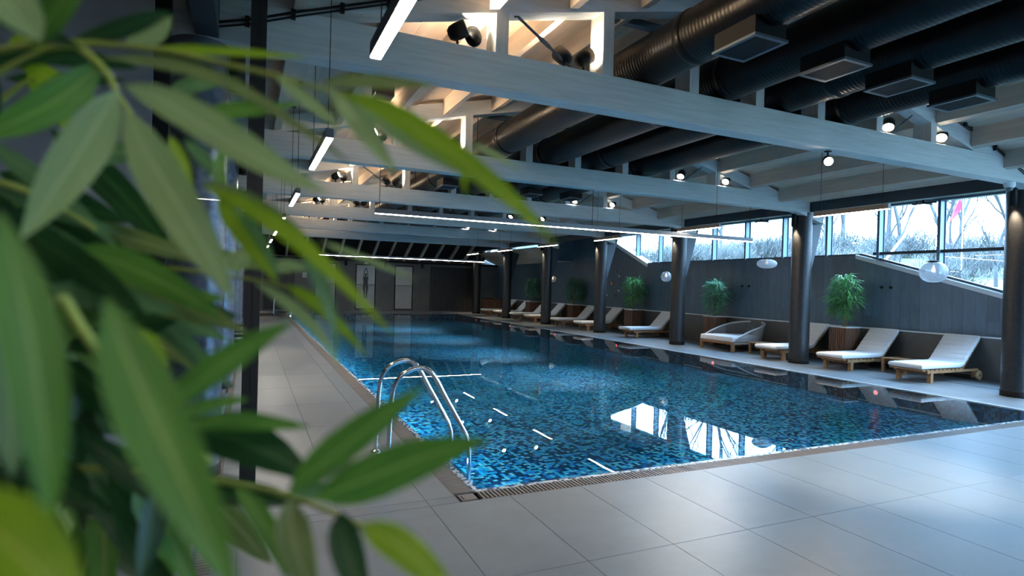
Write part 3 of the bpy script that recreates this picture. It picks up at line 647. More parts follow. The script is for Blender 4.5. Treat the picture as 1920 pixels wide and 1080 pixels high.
# ------------------------------------------------------------------ sun loungers
def rrect(hw, hh, r, n=3):
    P = []
    for cx, cz, a0 in ((hw-r, hh-r, 0), (-hw+r, hh-r, 90), (-hw+r, -hh+r, 180), (hw-r, -hh+r, 270)):
        for k in range(n+1): a = R(a0+90*k/n); P.append((cx+r*math.cos(a), cz+r*math.sin(a)))
    return P
def make_lounger():   # local: x towards the wall, origin at floor under the front edge centre
    t = thing('sun_lounger', 'x', 'sun lounger', (0, 0, 0), group='teak sun loungers beside the pool')
    Wd = .31
    for s in (-1, 1):
        part('leg', MB().box(.26, .34, s*.285-.035, s*.285+.035, 0, .20, .004), teak, t, world=False)
        part('side_rail', MB().box(.18, 1.80, s*.285-.025, s*.285+.025, .175, .225, .004), teak, t, world=False)
        part('rear_leg', MB().box(1.66, 1.74, s*.285-.028, s*.285+.028, .05, .19), teak, t, world=False)
        w = part('wheel', MB().lathe([(.02, s*.285-.02+s*.05), (.095, s*.285-.02+s*.05), (.10, s*.285+s*.05), (.095, s*.285+.02+s*.05), (.02, s*.285+.02+s*.05)], (1.76, 0, .10), 24, 'Y'), teak, t, world=False)
        part('hub', MB().lathe([(.02, s*.335-.026), (.02, s*.335+.026)], (1.76, 0, .10), 12, 'Y'), chrome, w, world=False)
    part('axle', MB().tube([(1.76, -.33, .10), (1.76, .33, .10)], .012, 8), chrome, t, world=False)
    part('cross_bar', MB().box(.27, .33, -.25, .25, .15, .20), teak, t, world=False)
    for k in range(10): part('slat', MB().box(.03+k*.128, .03+k*.128+.09, -Wd, Wd, .228, .248), teak, t, world=False)
    # backrest
    bx, bz, L_ = 1.30, .245, .78; an = R(45); d = Vector((math.cos(an), 0, math.sin(an)))
    for s in (-1, 1): part('backrest_rail', MB().beam(Vector((bx, s*.28, bz))-Vector((d.z, 0, -d.x))*-.0+Vector((0, 0, -.01)), Vector((bx, s*.28, bz))+d*L_+Vector((0, 0, -.01)), .04, .03), teak, t, world=False)
    for k in range(7):
        p = Vector((bx, 0, bz))+d*(.08+k*.105); part('slat', MB().beam(p+Vector((0, -Wd, 0)), p+Vector((0, Wd, 0)), .075, .014, up=Vector((-d.z, 0, d.x))), teak, t, world=False)
    part('backrest_prop', MB().beam((bx+.40, 0, bz+.38), (bx+.46, 0, .20), .03, .03, up=(0, 1, 0)), teak, t, world=False)
    # mattress: loft along a bent path
    path = []; n1 = 26
    tot = 1.30+.80
    for i in range(121):
        s = tot*i/120; c = .10   # bend smoothing half length
        if s < 1.30-c: x, z, a = s, 0, 0
        elif s > 1.30+c: x, z, a = 1.30+(s-1.30)*math.cos(an), (s-1.30)*math.sin(an), an
        else:
            u = (s-1.30+c)/(2*c); a = an*u
            x = 1.30-c+2*c*(u-.5*u*u*(1-math.cos(an))); z = 2*c*(.5*u*u)*math.sin(an)
        path.append((s, x, z, a))
    secs = []
    for s, x, z, a in path:
        seam = abs(math.sin(PI*(s-1.30)/.125)) if s > 1.34 else 1
        hh = .044*(.58+.42*min(1, seam*2.6)); e = min(1, min(s, tot-s)/.03+.35); hh *= e
        cxx, czz = x-math.sin(a)*.048, .255+z+math.cos(a)*.048 - .0
        secs.append([(cxx-math.sin(a)*zz, yy, czz+math.cos(a)*zz) for yy, zz in rrect(Wd+.005, hh, min(.025, hh*.7))])
    mt = part('mattress', MB().loft(secs), cloth, t, world=False)
    part('piping', MB().tube([(path[0][1], -Wd, .30), (path[0][1], Wd, .30)], .006, 6), cloth, mt, world=False)
    return t
LY = [6.955, 8.53, 10.27, 16.0, 19.0, 20.87, 23.42, 25.02, 27.05, 28.8]
LX = 11.335
LL = ['Nearest white cushioned teak sun lounger, close to the nearest column', 'Second nearest white cushioned teak lounger, right of the planter with tall bamboo', 'White cushioned teak lounger partly hidden by the second column',
      'White cushioned lounger partly hidden by the third column', 'White cushioned lounger crossed by the fourth column', 'White cushioned lounger just left of the fourth column', 'White cushioned lounger crossed by the fifth column', 'White cushioned lounger left of the fifth column',
      'Shaded cushioned lounger crossed by the sixth column', 'Furthest shaded cushioned lounger near the dark far corner']
lg = make_lounger(); lg.location = (LX, LY[0], 0); lg['label'] = LL[0]
for i in range(1, 10): dup(lg, (LX+(.05 if i == 2 else 0), LY[i], 0), label=LL[i])

# side tables
def side_table(x0, x1, y0, y1, h, label):
    t = thing('side_table', label, 'side table', ((x0+x1)/2, (y0+y1)/2, 0), group='low teak tables')
    n = 6; w = (y1-y0)/n
    for k in range(n): part('top_slat', MB().box(x0, x1, y0+k*w+.003, y0+(k+1)*w-.003, h-.025, h, .002), teak, t)
    part('apron', MB().box(x0+.02, x1-.02, y0+.015, y0+.035, h-.075, h-.025).box(x0+.02, x1-.02, y1-.035, y1-.015, h-.075, h-.025), teak, t)
    for x in (x0, x1-.055):
        for y in (y0, y1-.055): part('leg', MB().box(x+.002, x+.053, y+.002, y+.053, 0, h-.026), teak, t)
side_table(12.3, 12.85, 7.52, 8.03, .30, 'low square teak side table between the two nearest loungers')
side_table(12.02, 12.55, 10.92, 11.38, .30, 'low teak side table between the round back daybed and the third lounger')

# daybed with woven round back
db = thing('daybed', 'wide white daybed with rounded woven grey rope back', 'daybed', (11.75, 12.24, 0))
Y0, Y1, X0 = 11.62, 12.88, 11.73; YC = (Y0+Y1)/2; RW = (Y1-Y0)/2
for y in (Y0+.02, Y1-.08): part('leg', MB().box(X0+.0, X0+.075, y, y+.065, 0, .24, .004), teak, db)
part('front_rail', MB().box(X0+.01, X0+.06, Y0+.05, Y1-.05, .19, .26), teak, db)
for y in (Y0+.01, Y1-.05): part('side_rail', MB().box(X0+.05, X0+1.0, y, y+.04, .19, .26), teak, db)
for y in (Y0+.28, Y1-.34): part('rear_leg', MB().box(X0+1.15, X0+1.21, y, y+.06, 0, .22), teak, db)
def plan(u):   # u 0..1 around the rear: straight side, half circle, straight side -> x,y
    Ls = .78; Lc = PI*RW; T = 2*Ls+Lc; s = u*T
    if s < Ls: return X0+.02+s, Y1-.01
    if s > Ls+Lc: return X0+.02+(T-s), Y0+.01
    a = (s-Ls)/RW; return X0+.02+Ls+RW*.98*math.sin(a), YC+(RW-.01)*math.cos(a)
def rimz(u): return .27+.50*math.sin(PI*min(1, max(0, (u-.0)/1.0)))**.75
rim = []; base = []
for k in range(61):
    u = k/60; x, y = plan(u); f = math.sin(PI*u); rim.append((x+.10*f, YC+(y-YC)*(1+.04*f), rimz(u))); base.append((x-.02*f, YC+(y-YC)*.985, .22))
part('rim', MB().tube(rim, .022, 8), mat('pale_rope_rim', (.52, .55, .58), .7), db); part('base_ring', MB().tube(base, .018, 8), ropem, db)
rp = MB()
for k in range(2, 118):
    u = k/119*60; i = int(u); f = u-i; a = Vector(rim[i]).lerp(Vector(rim[min(60, i+1)]), f); b = Vector(base[i]).lerp(Vector(base[min(60, i+1)]), f); rp.tube([a, b], .0065, 5, False)
part('rope_weave', rp, ropem, db, kind='stuff')
cu = []; 
def cush(z0, z1, ins):
    P = [(X0+ins, Y1-.03-ins), (X0+ins, Y0+.03+ins)]
    for k in range(25):
        a = -PI/2+PI*k/24; P.append((X0+.78+(RW-.04-ins)*.93*math.cos(a), YC+(RW-.03-ins)*math.sin(a)))
    return P
for z, ins in ((.262, .02), (.275, 0), (.375, 0), (.395, .02)): cu.append([(x, y, z) for x, y in cush(0, 0, ins)])
part('cushion', MB().loft(cu, sm=False), cloth, db)

# ------------------------------------------------------------------ planters with bamboo
def planter(x0, x1, y0, y1, label):
    t = thing('slatted_planter', label, 'planter', ((x0+x1)/2, (y0+y1)/2, 0), group='dark slatted planters at the window wall')
    part('liner', MB().box(x0+.02, x1-.02, y0+.02, y1-.02, .02, .84), blackm, t)
    part('top_frame', MB().box(x0-.01, x1+.01, y0-.01, y0+.04, .84, .87).box(x0-.01, x1+.01, y1-.04, y1+.01, .84, .87).box(x0-.01, x0+.04, y0+.04, y1-.04, .84, .87).box(x1-.04, x1+.01, y0+.04, y1-.04, .84, .87), whitem if label.find('far') < 0 else blackm, t)
    part('pebbles', MB().box(x0+.04, x1-.04, y0+.04, y1-.04, .83, .86), stonem, t)
    n = max(6, int((y1-y0)/.05)); w = (y1-y0)/n
    for k in range(n): part('slat', MB().box(x0, x0+.02, y0+k*w+.006, y0+(k+1)*w-.006, .01, .84), teakd, t)
    n = max(6, int((x1-x0)/.05)); w = (x1-x0)/n
    for k in range(n): part('slat', MB().box(x0+k*w+.006, x0+(k+1)*w-.006, y0, y0+.02, .01, .84), teakd, t)
small_leaf = [leafmat('bamboo_leaf_light', (.17, .44, .15), (.09, .32, .10), (.28, .50, .2)), leafmat('bamboo_leaf_blue', (.20, .46, .28), (.11, .34, .19), (.32, .55, .38))]
def bamboo(x, y, z0, h, rad, seed, label, mi, n=430):
    rg = random.Random(seed); t = thing('potted_bamboo', label, 'plant', (x, y, z0), group='bamboo plants in the planters')
    for k in range(5):
        a = rg.random()*6.28; r0 = .07*rg.random(); bx, by = x+r0*math.cos(a), y+r0*math.sin(a); lx, ly = rg.uniform(-.12, .12), rg.uniform(-.12, .12)
        part('cane', MB().tube([(bx, by, z0), (bx+lx*.3, by+ly*.3, z0+h*.45), (bx+lx, by+ly, z0+h*.9)], [.013, .010, .004], 6), canem, t)
    mb = MB()
    for k in range(n//4):
        u = rg.random()**.85; zz = z0+h*(.14+.84*u); a = rg.random()*6.28; rr_ = rad*(.15+.8*rg.random()**.7)*(.45+.7*math.sin(PI*min(1, .12+.8*u)))
        c = Vector((x+rr_*math.cos(a)*.85, y+rr_*math.sin(a)*.85, zz)); out = Vector((math.cos(a), math.sin(a), rg.uniform(-.1, .5)))
        mb.tube([(x+.3*(c.x-x), y+.3*(c.y-y), zz-.10), c], [.004, .002], 3, False)
        for j in range(7):
            d = (out+Vector((rg.gauss(0, .7), rg.gauss(0, .7), rg.gauss(-.15, .5)))).normalized(); L_ = rg.uniform(.16, .30); w = rg.uniform(.011, .018)
            sd = d.cross(Vector((0, 0, 1)) if abs(d.z) < .9 else Vector((1, 0, 0))).normalized(); nn = sd.cross(d)
            p = [c, c+d*L_*.35+nn*.01, c+d*L_*.7-Vector((0, 0, .25*L_*.5)), c+d*L_-Vector((0, 0, .3*L_))]
            mb.add([p[0], p[1]+sd*w, p[1]-nn*w*.35, p[1]-sd*w, p[2]+sd*w*.75, p[2]-nn*w*.3, p[2]-sd*w*.75, p[3]], [(0, 1, 2), (0, 2, 3), (1, 4, 5, 2), (2, 5, 6, 3), (4, 7, 5), (5, 7, 6)])
    mb.v = [(min(a, WX-.02-.05*(i % 3)), b, c) for i, (a, b, c) in enumerate(mb.v)]
    part('foliage', mb, small_leaf[mi], t, kind='stuff')
PLN = [(12.50, 12.96, 8.98, 9.42, 'the second lounger'), (12.55, 13.02, 13.2, 13.66, 'the woven back daybed'), (12.6, 13.05, 17.3, 17.8, 'the fourth lounger'), (12.65, 13.1, 21.65, 22.1, 'the sixth lounger'), (12.6, 13.1, 25.7, 26.2, 'the eighth lounger, in shade')]
for k, (a, b, c, d, w) in enumerate(PLN):
    planter(a, b, c, d, 'dark slatted wooden planter standing behind ' + w)
    hh = [1.22, 1.05, 1.15, 1.18, 1.15][k]
    bamboo((a+b)/2, (c+d)/2, .86, hh, [.30, .34, .36, .36, .35][k], 11+k, ('bright' if k in (0, 2) else 'bluish' if k in (1, 3) else 'dim') + ' leafy bamboo in the planter behind ' + w, 0 if k in (0, 2) else 1)
planter(11.95, 12.95, 29.9, 30.4, 'long dark wooden planter in the dark far corner')

# wall hooks and small wall ornaments
for k, (y, z) in enumerate(((12.88, 1.78), (12.63, 1.78), (10.71, 1.80), (9.94, 1.80), (8.72, 1.80), (8.51, 1.80))):
    t = thing('robe_hook', 'small round black robe hook on the slate wall, %s from the camera' % ['sixth', 'fifth', 'fourth', 'third', 'second', 'first'][k], 'hook', (WX, y, z), group='black robe hooks')
    part('plate', MB().lathe([(.035, -.012), (.035, 0)], (WX, y, z), 16, 'X'), blackm, t); part('peg', MB().tube([(WX-.01, y, z), (WX-.06, y, z+.005)], [.010, .016], 10), blackm, t)
copper = mat('copper_metal', (.45, .22, .16), .4, metal=.7, var=.2)
on_w = [(1140, 509), (1157, 509), (1162, 518), (1148, 531), (1139, 553), (1155, 554), (1161, 545), (1164, 534)]
for k, (px, py) in enumerate(on_w):
    p = on(px, py, 'X', WX-.01); s = .11 if k == 3 else .05
    t = thing('wall_ornament', ['small pale wall ornament at the upper left of the cluster', 'small pale wall ornament at the upper middle', 'small dark wall ornament at the upper right', 'large copper ornament in the centre of the wall cluster', 'small ornament at the lower left of the cluster', 'small ornament at the bottom of the cluster', 'small ornament at the lower right of the cluster', 'small ornament right of the copper one'][k], 'wall ornament', p, group='ornaments scattered on the slate wall')
    part('shell', MB().lathe([(0, -.05), (s*.6, -.045), (s, -.02), (s*.7, 0)], p, 14, 'X'), copper if k == 3 else grillem if k % 2 else whitem, t)
    part('stem', MB().tube([p, p+Vector((-.09, .02, .03))], .010, 6), copper, t)

# globe lamps
def globe(y, zc, w, h, m, label, lit=False, x=12.5):
    t = thing('globe_pendant', label, 'pendant lamp', (x, y, zc), group='glass globe pendants')
    pr = []
    for k in range(25):
        a = -PI/2+PI*k/24*.93; rr_ = w/2*math.cos(a)**.8 if math.cos(a) > 0 else 0; pr.append((max(rr_, .0) + (.003 if k % 2 else 0), h/2*math.sin(a)))
    part('glass_globe', MB().lathe(pr, (x, y, zc), 32), m, t)
    part('cap', MB().lathe([(w*.22, h*.46), (w*.22, h*.52), (.02, h*.56), (0, h*.56)], (x, y, zc), 20), blackm, t)
    part('bulb', MB().lathe([(0, -.05), (.03, -.035), (.035, 0), (.015, .05), (.012, .09)], (x, y, zc+.04), 14), emis('bulb_'+str(int(y)), (1, .85, .65), 3 if lit else 1.2), t)
    part('cord', MB().tube([(x, y, zc+h*.54), (x, y, 3.50)], .004, 5), blackm, t)
    part('ceiling_arm', MB().box(x-.012, x+.012, y-.02, y+.45, 3.50, 3.53).box(x-.25, x+.25, y+.2, y+.23, 3.50, 3.53).box(x-.02, x+.02, y+.2, y+.24, 3.53, 3.70), blackm, t)
globe(7.16, 2.11, .49, .42, globe_m, 'large ribbed clear glass globe lamp before the raking window')
globe(11.29, 2.37, .50, .24, milk_m, 'flattened frosted glass pendant hanging by the second column')
globe(15.37, 2.04, .34, .32, globe_m, 'small round ribbed globe lamp left of the third column')
globe(23.24, 1.96, .34, .28, milk_m, 'distant warm glowing globe lamp near the fifth column', True)

# ------------------------------------------------------------------ ladders
def ladder(x0, ya, yb, label):
    t = thing('pool_ladder', label, 'pool ladder', (x0, (ya+yb)/2, 0), group='stainless pool ladders')
    pr = [(0, 0), (.012, .35), (.022, .60), (.05, .72), (.12, .81), (.24, .855), (.33, .84), (.41, .76), (.50, .60), (.69, .275), (.73, .19), (.745, .08), (.745, -.33)]
    P = []
    for i in range(len(pr)-1):   # catmull smoothing
        p0, p1, p2, p3 = [Vector((*pr[max(0, min(len(pr)-1, i+j))], 0)) for j in (-1, 0, 1, 2)]
        for k in range(5):
            u = k/5; P.append(.5*((2*p1)+(-p0+p2)*u+(2*p0-5*p1+4*p2-p3)*u*u+(-p0+3*p1-3*p2+p3)*u**3))
    P.append(Vector((*pr[-1], 0)))
    for y in (ya, yb):
        part('rail', MB().tube([(x0+p.x, y, p.y) for p in P], .021, 14), chrome, t)
        part('flange', MB().lathe([(.05, 0), (.05, .012), (.028, .022), (.022, .03)], (x0, y, 0), 20), chrome, t)
    for z in (-.2,): part('tread', MB().box(x0+.70, x0+.79, min(ya, yb), max(ya, yb), z-.012, z+.012), chrome, t)
ladder(1.12, 5.5, 4.98, 'stainless steel pool ladder at the near left corner of the pool')
ladder(1.02, 28.62, 28.1, 'distant stainless steel pool ladder at the far left of the pool')

# ------------------------------------------------------------------ far wall: prints, slatted doors, lights
def framed(x0, x1, label, fig):
    z0, z1 = .12, 2.54; y = YB
    t = thing('framed_print', label, 'picture', ((x0+x1)/2, y-.02, z0), group='tall prints on the far wall')
    part('frame', MB().box(x0, x0+.05, y-.05, y, z0, z1).box(x1-.05, x1, y-.05, y, z0, z1).box(x0+.05, x1-.05, y-.05, y, z0, z0+.05).box(x0+.05, x1-.05, y-.05, y, z1-.05, z1), blackm, t)
    zm = 1.45; a = part('print', MB().box(x0+.05, x1-.05, y-.025, y-.02, zm, z1-.05), greyp, t); part('print', MB().box(x0+.05, x1-.05, y-.025, y-.02, z0+.05, zm), greyp2, t)
    part('horizon_line', MB().box(x0+.05, x1-.05 if not fig else x0+.36, y-.028, y-.026, zm-.012, zm+.012), inkm, t)
    if fig:
        part('horizon_line', MB().box(x1-.36, x1-.05, y-.028, y-.026, zm-.018, zm+.012), inkm, t)
        c = (x0+x1)/2; f = MB(); Y_ = y-.030
        def poly(P): f.prism([(c+a_, b_) for a_, b_ in P], 'Y', Y_, Y_+.003)
        poly([(-.13, 1.42), (.13, 1.42), (.12, 1.62), (.14, 1.80), (.10, 1.86), (.04, 1.90), (-.04, 1.90), (-.10, 1.86), (-.14, 1.80), (-.12, 1.62)])
        poly([(.06*math.cos(a), 1.98+.08*math.sin(a)) for a in [k*PI/6 for k in range(12)]])
        for s in (-1, 1):
            poly([(s*.14, 1.80), (s*.115, 2.05), (s*.08, 2.22), (s*.02, 2.37), (s*-.01, 2.37), (s*.04, 2.20), (s*.075, 2.04), (s*.10, 1.82)][::s])
            poly([(s*.02, 1.0), (s*.10, 1.0), (s*.14, 1.25), (s*.145, 1.42), (s*.0, 1.42), (s*.02, 1.2)][::s])
            poly([(s*.03, .70), (s*.08, .70), (s*.10, 1.0), (s*.02, 1.0)][::s])
        part('printed_figure', f, inkm, t)
framed(3.10, 4.17, 'left tall black framed print of a bare grey horizon on the far wall', False)
framed(5.17, 6.24, 'middle tall black framed print with a diver silhouette raising both arms', True)
framed(7.27, 8.30, 'right tall black framed print of a bare grey horizon on the far wall', False)
def slatted(x0, x1, n, label):
    t = thing('slatted_door', label, 'door', ((x0+x1)/2, YB-.05, 0), group='black slatted doors in the far wall')
    part('backing', MB().box(x0, x1, YB-.03, YB, .08, 2.54), inkm, t); s = MB(); w = (x1-x0)/n
    for k in range(n): s.box(x0+k*w, x0+k*w+w*.45, YB-.07, YB-.03, .08, 2.54)
    part('slats', s, mat('charcoal_slat', (.035, .035, .036), .5), t, kind='stuff')
slatted(9.30, 11.85, 24, 'wide black slatted door right of the prints on the far wall')
slatted(.65, 2.11, 14, 'narrower black slatted door left of the prints on the far wall')
for k, x in enumerate((4.65, 6.74, 8.79)):
    t = thing('wall_light', 'unlit black tube light on the far wall, %s of three' % ['left', 'middle', 'right'][k], 'wall light', (x, YB-.08, 2.6), group='tube lights on the far wall')
    part('tube', MB().lathe([(.06, -.16), (.065, -.15), (.065, .15), (.06, .16)], (x, YB-.09, 2.6), 16), blackm, t); part('bracket', MB().box(x-.02, x+.02, YB-.04, YB, 2.57, 2.63), blackm, t)
t = thing('wall_clock', 'small white dial on the far wall above the diver print', 'clock', (5.72, YB-.03, 2.67))
part('dial', MB().lathe([(.09, -.03), (.09, 0)], (5.72, YB, 2.68), 20, 'Y'), whitem, t); part('lower_box', MB().box(5.63, 5.81, YB-.03, YB, 2.555, 2.63), whitem, t); part('hand', MB().box(5.712, 5.728, YB-.036, YB-.031, 2.66, 2.74), blackm, t)
t = thing('wall_notice', 'small white notice on the far wall beside the left slatted door', 'notice', (2.6, YB-.01, 1.86)); part('sheet', MB().box(2.5, 2.7, YB-.012, YB, 1.74, 2.0), whitem, t); part('printed_text', MB().box(2.53, 2.67, YB-.014, YB-.0125, 1.93, 1.95).box(2.53, 2.67, YB-.014, YB-.0125, 1.86, 1.88).box(2.53, 2.64, YB-.014, YB-.0125, 1.79, 1.81), inkm, t)
for k, (px, py) in enumerate(((617, 458), (694, 463), (766, 467))):
    p = on(px, py, 'Y', 29.5); p.z = hip(29.5)-.09
    t = thing('downlight', 'small %s downlight in the dark far ceiling, %s' % (['bright', 'dim', 'bright'][k], ['left', 'middle', 'right'][k]), 'downlight', p, group='downlights in the far ceiling')
    part('can', MB().lathe([(.06, .08), (.06, 0), (.05, 0)], p, 16), blackm, t); part('lens', MB().lathe([(.05, .01), (0, .01)], p, 16), LENSW, t)

# ------------------------------------------------------------------ outside: slope, shrubs, bare trees
def gz(x, y):
    z0 = min(.289*(y-.5)-.12, .93+.12*(y-4.2)) if y > .5 else -.12
    return min(z0, 2.45)+(x-13.6)*.085 - max(0, x-30)*.05+.12*noise.noise(Vector((x*.6, y*.6, 0)))
g = MB(); nx, ny = 40, 70; V = []
xs = [13.6+(i/nx)**1.6*60 for i in range(nx+1)]; ys = [-30+j*1.6 for j in range(ny+1)]
V = [(x, y, gz(x, y)) for x in xs for y in ys]
g.add(V, [(i*(ny+1)+j, (i+1)*(ny+1)+j, (i+1)*(ny+1)+j+1, i*(ny+1)+j+1) for i in range(nx) for j in range(ny)], True)
one('outdoor_paving', MB().box(-8, 13.6, -30, -4.2, -.3, -.05), tilem, 'paved ground outside the front glazing', 'ground', kind='structure')
one('grass_slope', g, grass_m, 'rough grassy slope outside the window wall', 'ground', kind='structure')
def branches(mb, p, d, L_, r, depth, rg, spread=.5):
    n = 3; pts = [p]; q = p.copy(); dd = d.copy()
    for k in range(n):
        dd = (dd+Vector((rg.gauss(0, .12), rg.gauss(0, .12), rg.gauss(.04, .08)))).normalized(); q = q+dd*(L_/n); pts.append(q.copy())
    mb.tube(pts, [r*(1-.45*k/n) for k in range(n+1)], 4 if depth > 2 else 3, False)
    if depth == 0: return
    for k in range(3 if depth > 1 else 4):
        t = rg.uniform(.35, 1); i = min(n-1, int(t*n)); o = pts[i].lerp(pts[i+1], t*n-i)
        nd = (dd+Vector((rg.gauss(0, spread), rg.gauss(0, spread), rg.gauss(.1, spread*.6)))).normalized(); branches(mb, o, nd, L_*rg.uniform(.55, .8), r*.5, depth-1, rg, spread)
trees = []
for v in range(3):
    rg = random.Random(40+v); tr = MB(); br = MB(); branches(br, Vector((0, 0, 1.6)), Vector((0, 0, 1)), 2.0, .065, 5, rg)
    branches(br, Vector((0, 0, 1.0)), Vector((.4, .3, 1)).normalized(), 1.7, .05, 5, rg); branches(br, Vector((0, 0, 1.2)), Vector((-.4, -.3, 1)).normalized(), 1.7, .05, 5, rg)
    tr.tube([(0, 0, -.3), (.02, 0, .8), (0, 0, 1.7)], [.09, .07, .05], 7)
    a = tr.mesh('trunk'); a.materials.append(barkm); b = br.mesh('branches'); b.materials.append(barkm); trees.append((a, b))
rg = random.Random(99)
tp = [(18.5, 9.0, .62), (21, 8.2, .7), (22, 14.2, .8), (23, 17.5, .9), (20, 11, .7), (19, 7.6, 1.0), (20.5, 9.5, 1.1), (22, 12.4, 1.2), (24, 15.5, 1.3), (21, 13.2, .9), (26, 19, 1.4), (19.5, 5.2, .8), (25, 11, 1.2), (28, 23, 1.5), (23, 9, .9), (27, 28, 1.6), (30, 16, 1.3), (21.5, 16.5, 1.0), (30, 36, 1.6), (33, 26, 1.5), (22, 1.5, 1.0)]
tr_rank = {k: i for i, k in enumerate(sorted(range(len(tp)), key=lambda k: tp[k][1]/tp[k][0]))}
TORD = ['first', 'second', 'third', 'fourth', 'fifth', 'sixth', 'seventh', 'eighth', 'ninth', 'tenth', 'eleventh', 'twelfth', 'thirteenth', 'fourteenth', 'fifteenth', 'sixteenth', 'seventeenth', 'eighteenth', 'nineteenth', 'twentieth', 'twenty-first', 'twenty-second']
for k, (x, y, s) in enumerate(tp):
    t = thing('bare_tree', 'bare leafless tree outside the windows, %s from the right' % TORD[tr_rank[k]], 'tree', (x, y, gz(x, y)), rg.random()*6, 'bare trees outside')
    t.scale = (s, s, s); a, b = trees[k % 3]; link('trunk', a, None, t); link('branches', b, None, t, 'stuff')
shr = []
for v in range(3):
    rg2 = random.Random(70+v); mb = MB()
    for k in range(330):
        a = rg2.random()*6.28; r = rg2.random()**.5*.55; p = Vector((r*math.cos(a), r*math.sin(a), rg2.random()*.35)); d = Vector((rg2.gauss(0, .5), rg2.gauss(0, .5), 1)).normalized()
        q = p+d*rg2.uniform(.25, .7); q2 = q+Vector((rg2.gauss(0, .1), rg2.gauss(0, .1), .12)); mb.tube([p, q, q2], [.007, .005, .002], 3, False)
    a = mb.mesh('twigs'); a.materials.append(twigm); shr.append(a)
SV = []; SF = []
for k in range(100):
    x = 14.4+rg.random()**1.3*12; y = 1+rg.random()*30; s_ = rg.uniform(.7, 1.3)*(1+.03*(x-14)); z = gz(x, y)-.05; ca, sa = math.cos(k), math.sin(k); o_ = len(SV); me = shr[k % 3]
    SV += [(x+s_*(v.co.x*ca-v.co.y*sa), y+s_*(v.co.x*sa+v.co.y*ca), z+s_*.9*v.co.z) for v in me.vertices]; SF += [tuple(q+o_ for q in f.vertices) for f in me.polygons]
bm_ = MB(); bm_.v = SV; bm_.f = SF; bm_.smooth = [False]*len(SF)
one('brushwood', bm_, twigm, 'tangle of dry brushwood covering the grassy slope outside', 'brushwood', kind='stuff')
p = on(1786, 400, 'X', 17)
t = thing('red_flag', 'red pennant flag seen through the window right of the wide mullion', 'flag', (17, p.y, gz(17, p.y)))
part('flag_pole', MB().tube([(17, p.y-.25, gz(17, p.y)-.1), (17, p.y-.25, p.z+.9)], .015, 6), snow, t)
A_, B_, C_ = on(1801, 370, 'X', 17), on(1779, 419, 'X', 17), on(1800, 397, 'X', 17)
fl = MB(); P = [A_, on(1790, 388, 'X', 17.06), B_, on(1786, 410, 'X', 16.95), C_, on(1803, 385, 'X', 17.04)]
fl.add(P+[q+Vector((.006, 0, 0)) for q in P], [(0, 1, 2, 3, 4, 5), (11, 10, 9, 8, 7, 6)]+[(i, (i+1) % 6, 6+(i+1) % 6, 6+i) for i in range(6)])
part('pennant', fl, redm, t)
a, b = on(1668, 478, 'X', 16.5), on(1726, 403, 'X', 16.8)
one('leaning_pole', MB().tube([a-(b-a)*.3, b], .035, 8), snow, 'pale pole leaning outside the window left of the wide mullion', 'pole', a)

# ------------------------------------------------------------------ foreground bamboo
fp = thing('bamboo_plant', 'large blurred green bamboo filling the left foreground close to the camera', 'plant', (-.55, .75, .42))
FR = random.Random(21)
def bez(P, u):
    P = [Vector(p) for p in P]
    while len(P) > 1: P = [P[i].lerp(P[i+1], u) for i in range(len(P)-1)]
    return P[0]
PROF = [(0, .06), (.04, .22), (.12, .62), (.25, .92), (.38, 1), (.55, .93), (.7, .74), (.84, .45), (.94, .19), (1, .0)]
def prof_w(u):
    for (a, b), (c, d) in zip(PROF, PROF[1:]):
        if u <= c: f = (u-a)/(c-a); f = f*f*(3-2*f) if a == 0 else f; return b+(d-b)*f
    return 0
def leaf(pts, wpx, d0, d1, m, tilt=0, fold=.30, bow=0):
    """pts: centreline in the photograph's frame; the leaf is laid out in space from depth d0 (base) to d1 (tip)"""
    n = 16; C = []
    for i in range(n+1):
        u = i/n; q = bez([(x, y, 0) for x, y in pts], u); d = d0+(d1-d0)*u+bow*math.sin(PI*u); C.append(at(q.x, q.y, d))
    mb = MB(); V = []; uv = []
    wm = wpx/2/F_PX*(d0+d1)/2
    for i in range(n+1):
        T = (C[min(n, i+1)]-C[max(0, i-1)]).normalized(); vd = (C[i]-EYEV).normalized(); sd = T.cross(vd).normalized(); nm = sd.cross(T)
        a = R(tilt); s2 = sd*math.cos(a)+nm*math.sin(a); n2 = nm*math.cos(a)-sd*math.sin(a); w = wm*prof_w(i/n)/max(.35, math.cos(a))
        for v in (-1, -.5, 0, .5, 1): V.append(C[i]+s2*w*v-n2*w*fold*(abs(v))); uv.append((i/n, (v+1)/2))
    Fs = [(i*5+j, i*5+j+1, i*5+6+j, i*5+5+j) for i in range(n) for j in range(4)]
    loc = Vector(fp.location); mb.add(V, Fs, True); me = mb.mesh('leaf', loc)
    ul = me.uv_layers.new(name='UVMap'); k = 0
    for f in Fs:
        for idx in f: ul.data[k].uv = uv[idx]; k += 1
    link('leaf', me, LF[m], fp)
def stem(pts, rpx, d0, d1, name='stem'):
    P = []; n = max(6, 3*len(pts)); rr_ = []
    for i in range(n+1):
        u = i/n; s = u*(len(pts)-1); k = min(len(pts)-2, int(s)); f = s-k
        p0, p1, p2, p3 = [Vector((*pts[max(0, min(len(pts)-1, k+j))], 0)) for j in (-1, 0, 1, 2)]
        q = .5*((2*p1)+(-p0+p2)*f+(2*p0-5*p1+4*p2-p3)*f*f+(-p0+3*p1-3*p2+p3)*f**3); d = d0+(d1-d0)*u
        P.append(at(q.x, q.y, d)); rr_.append(max(.0006, rpx/2/F_PX*d*(1-.45*u)))
    part(name, MB().tube(P, rr_, 8), stem_m, fp)
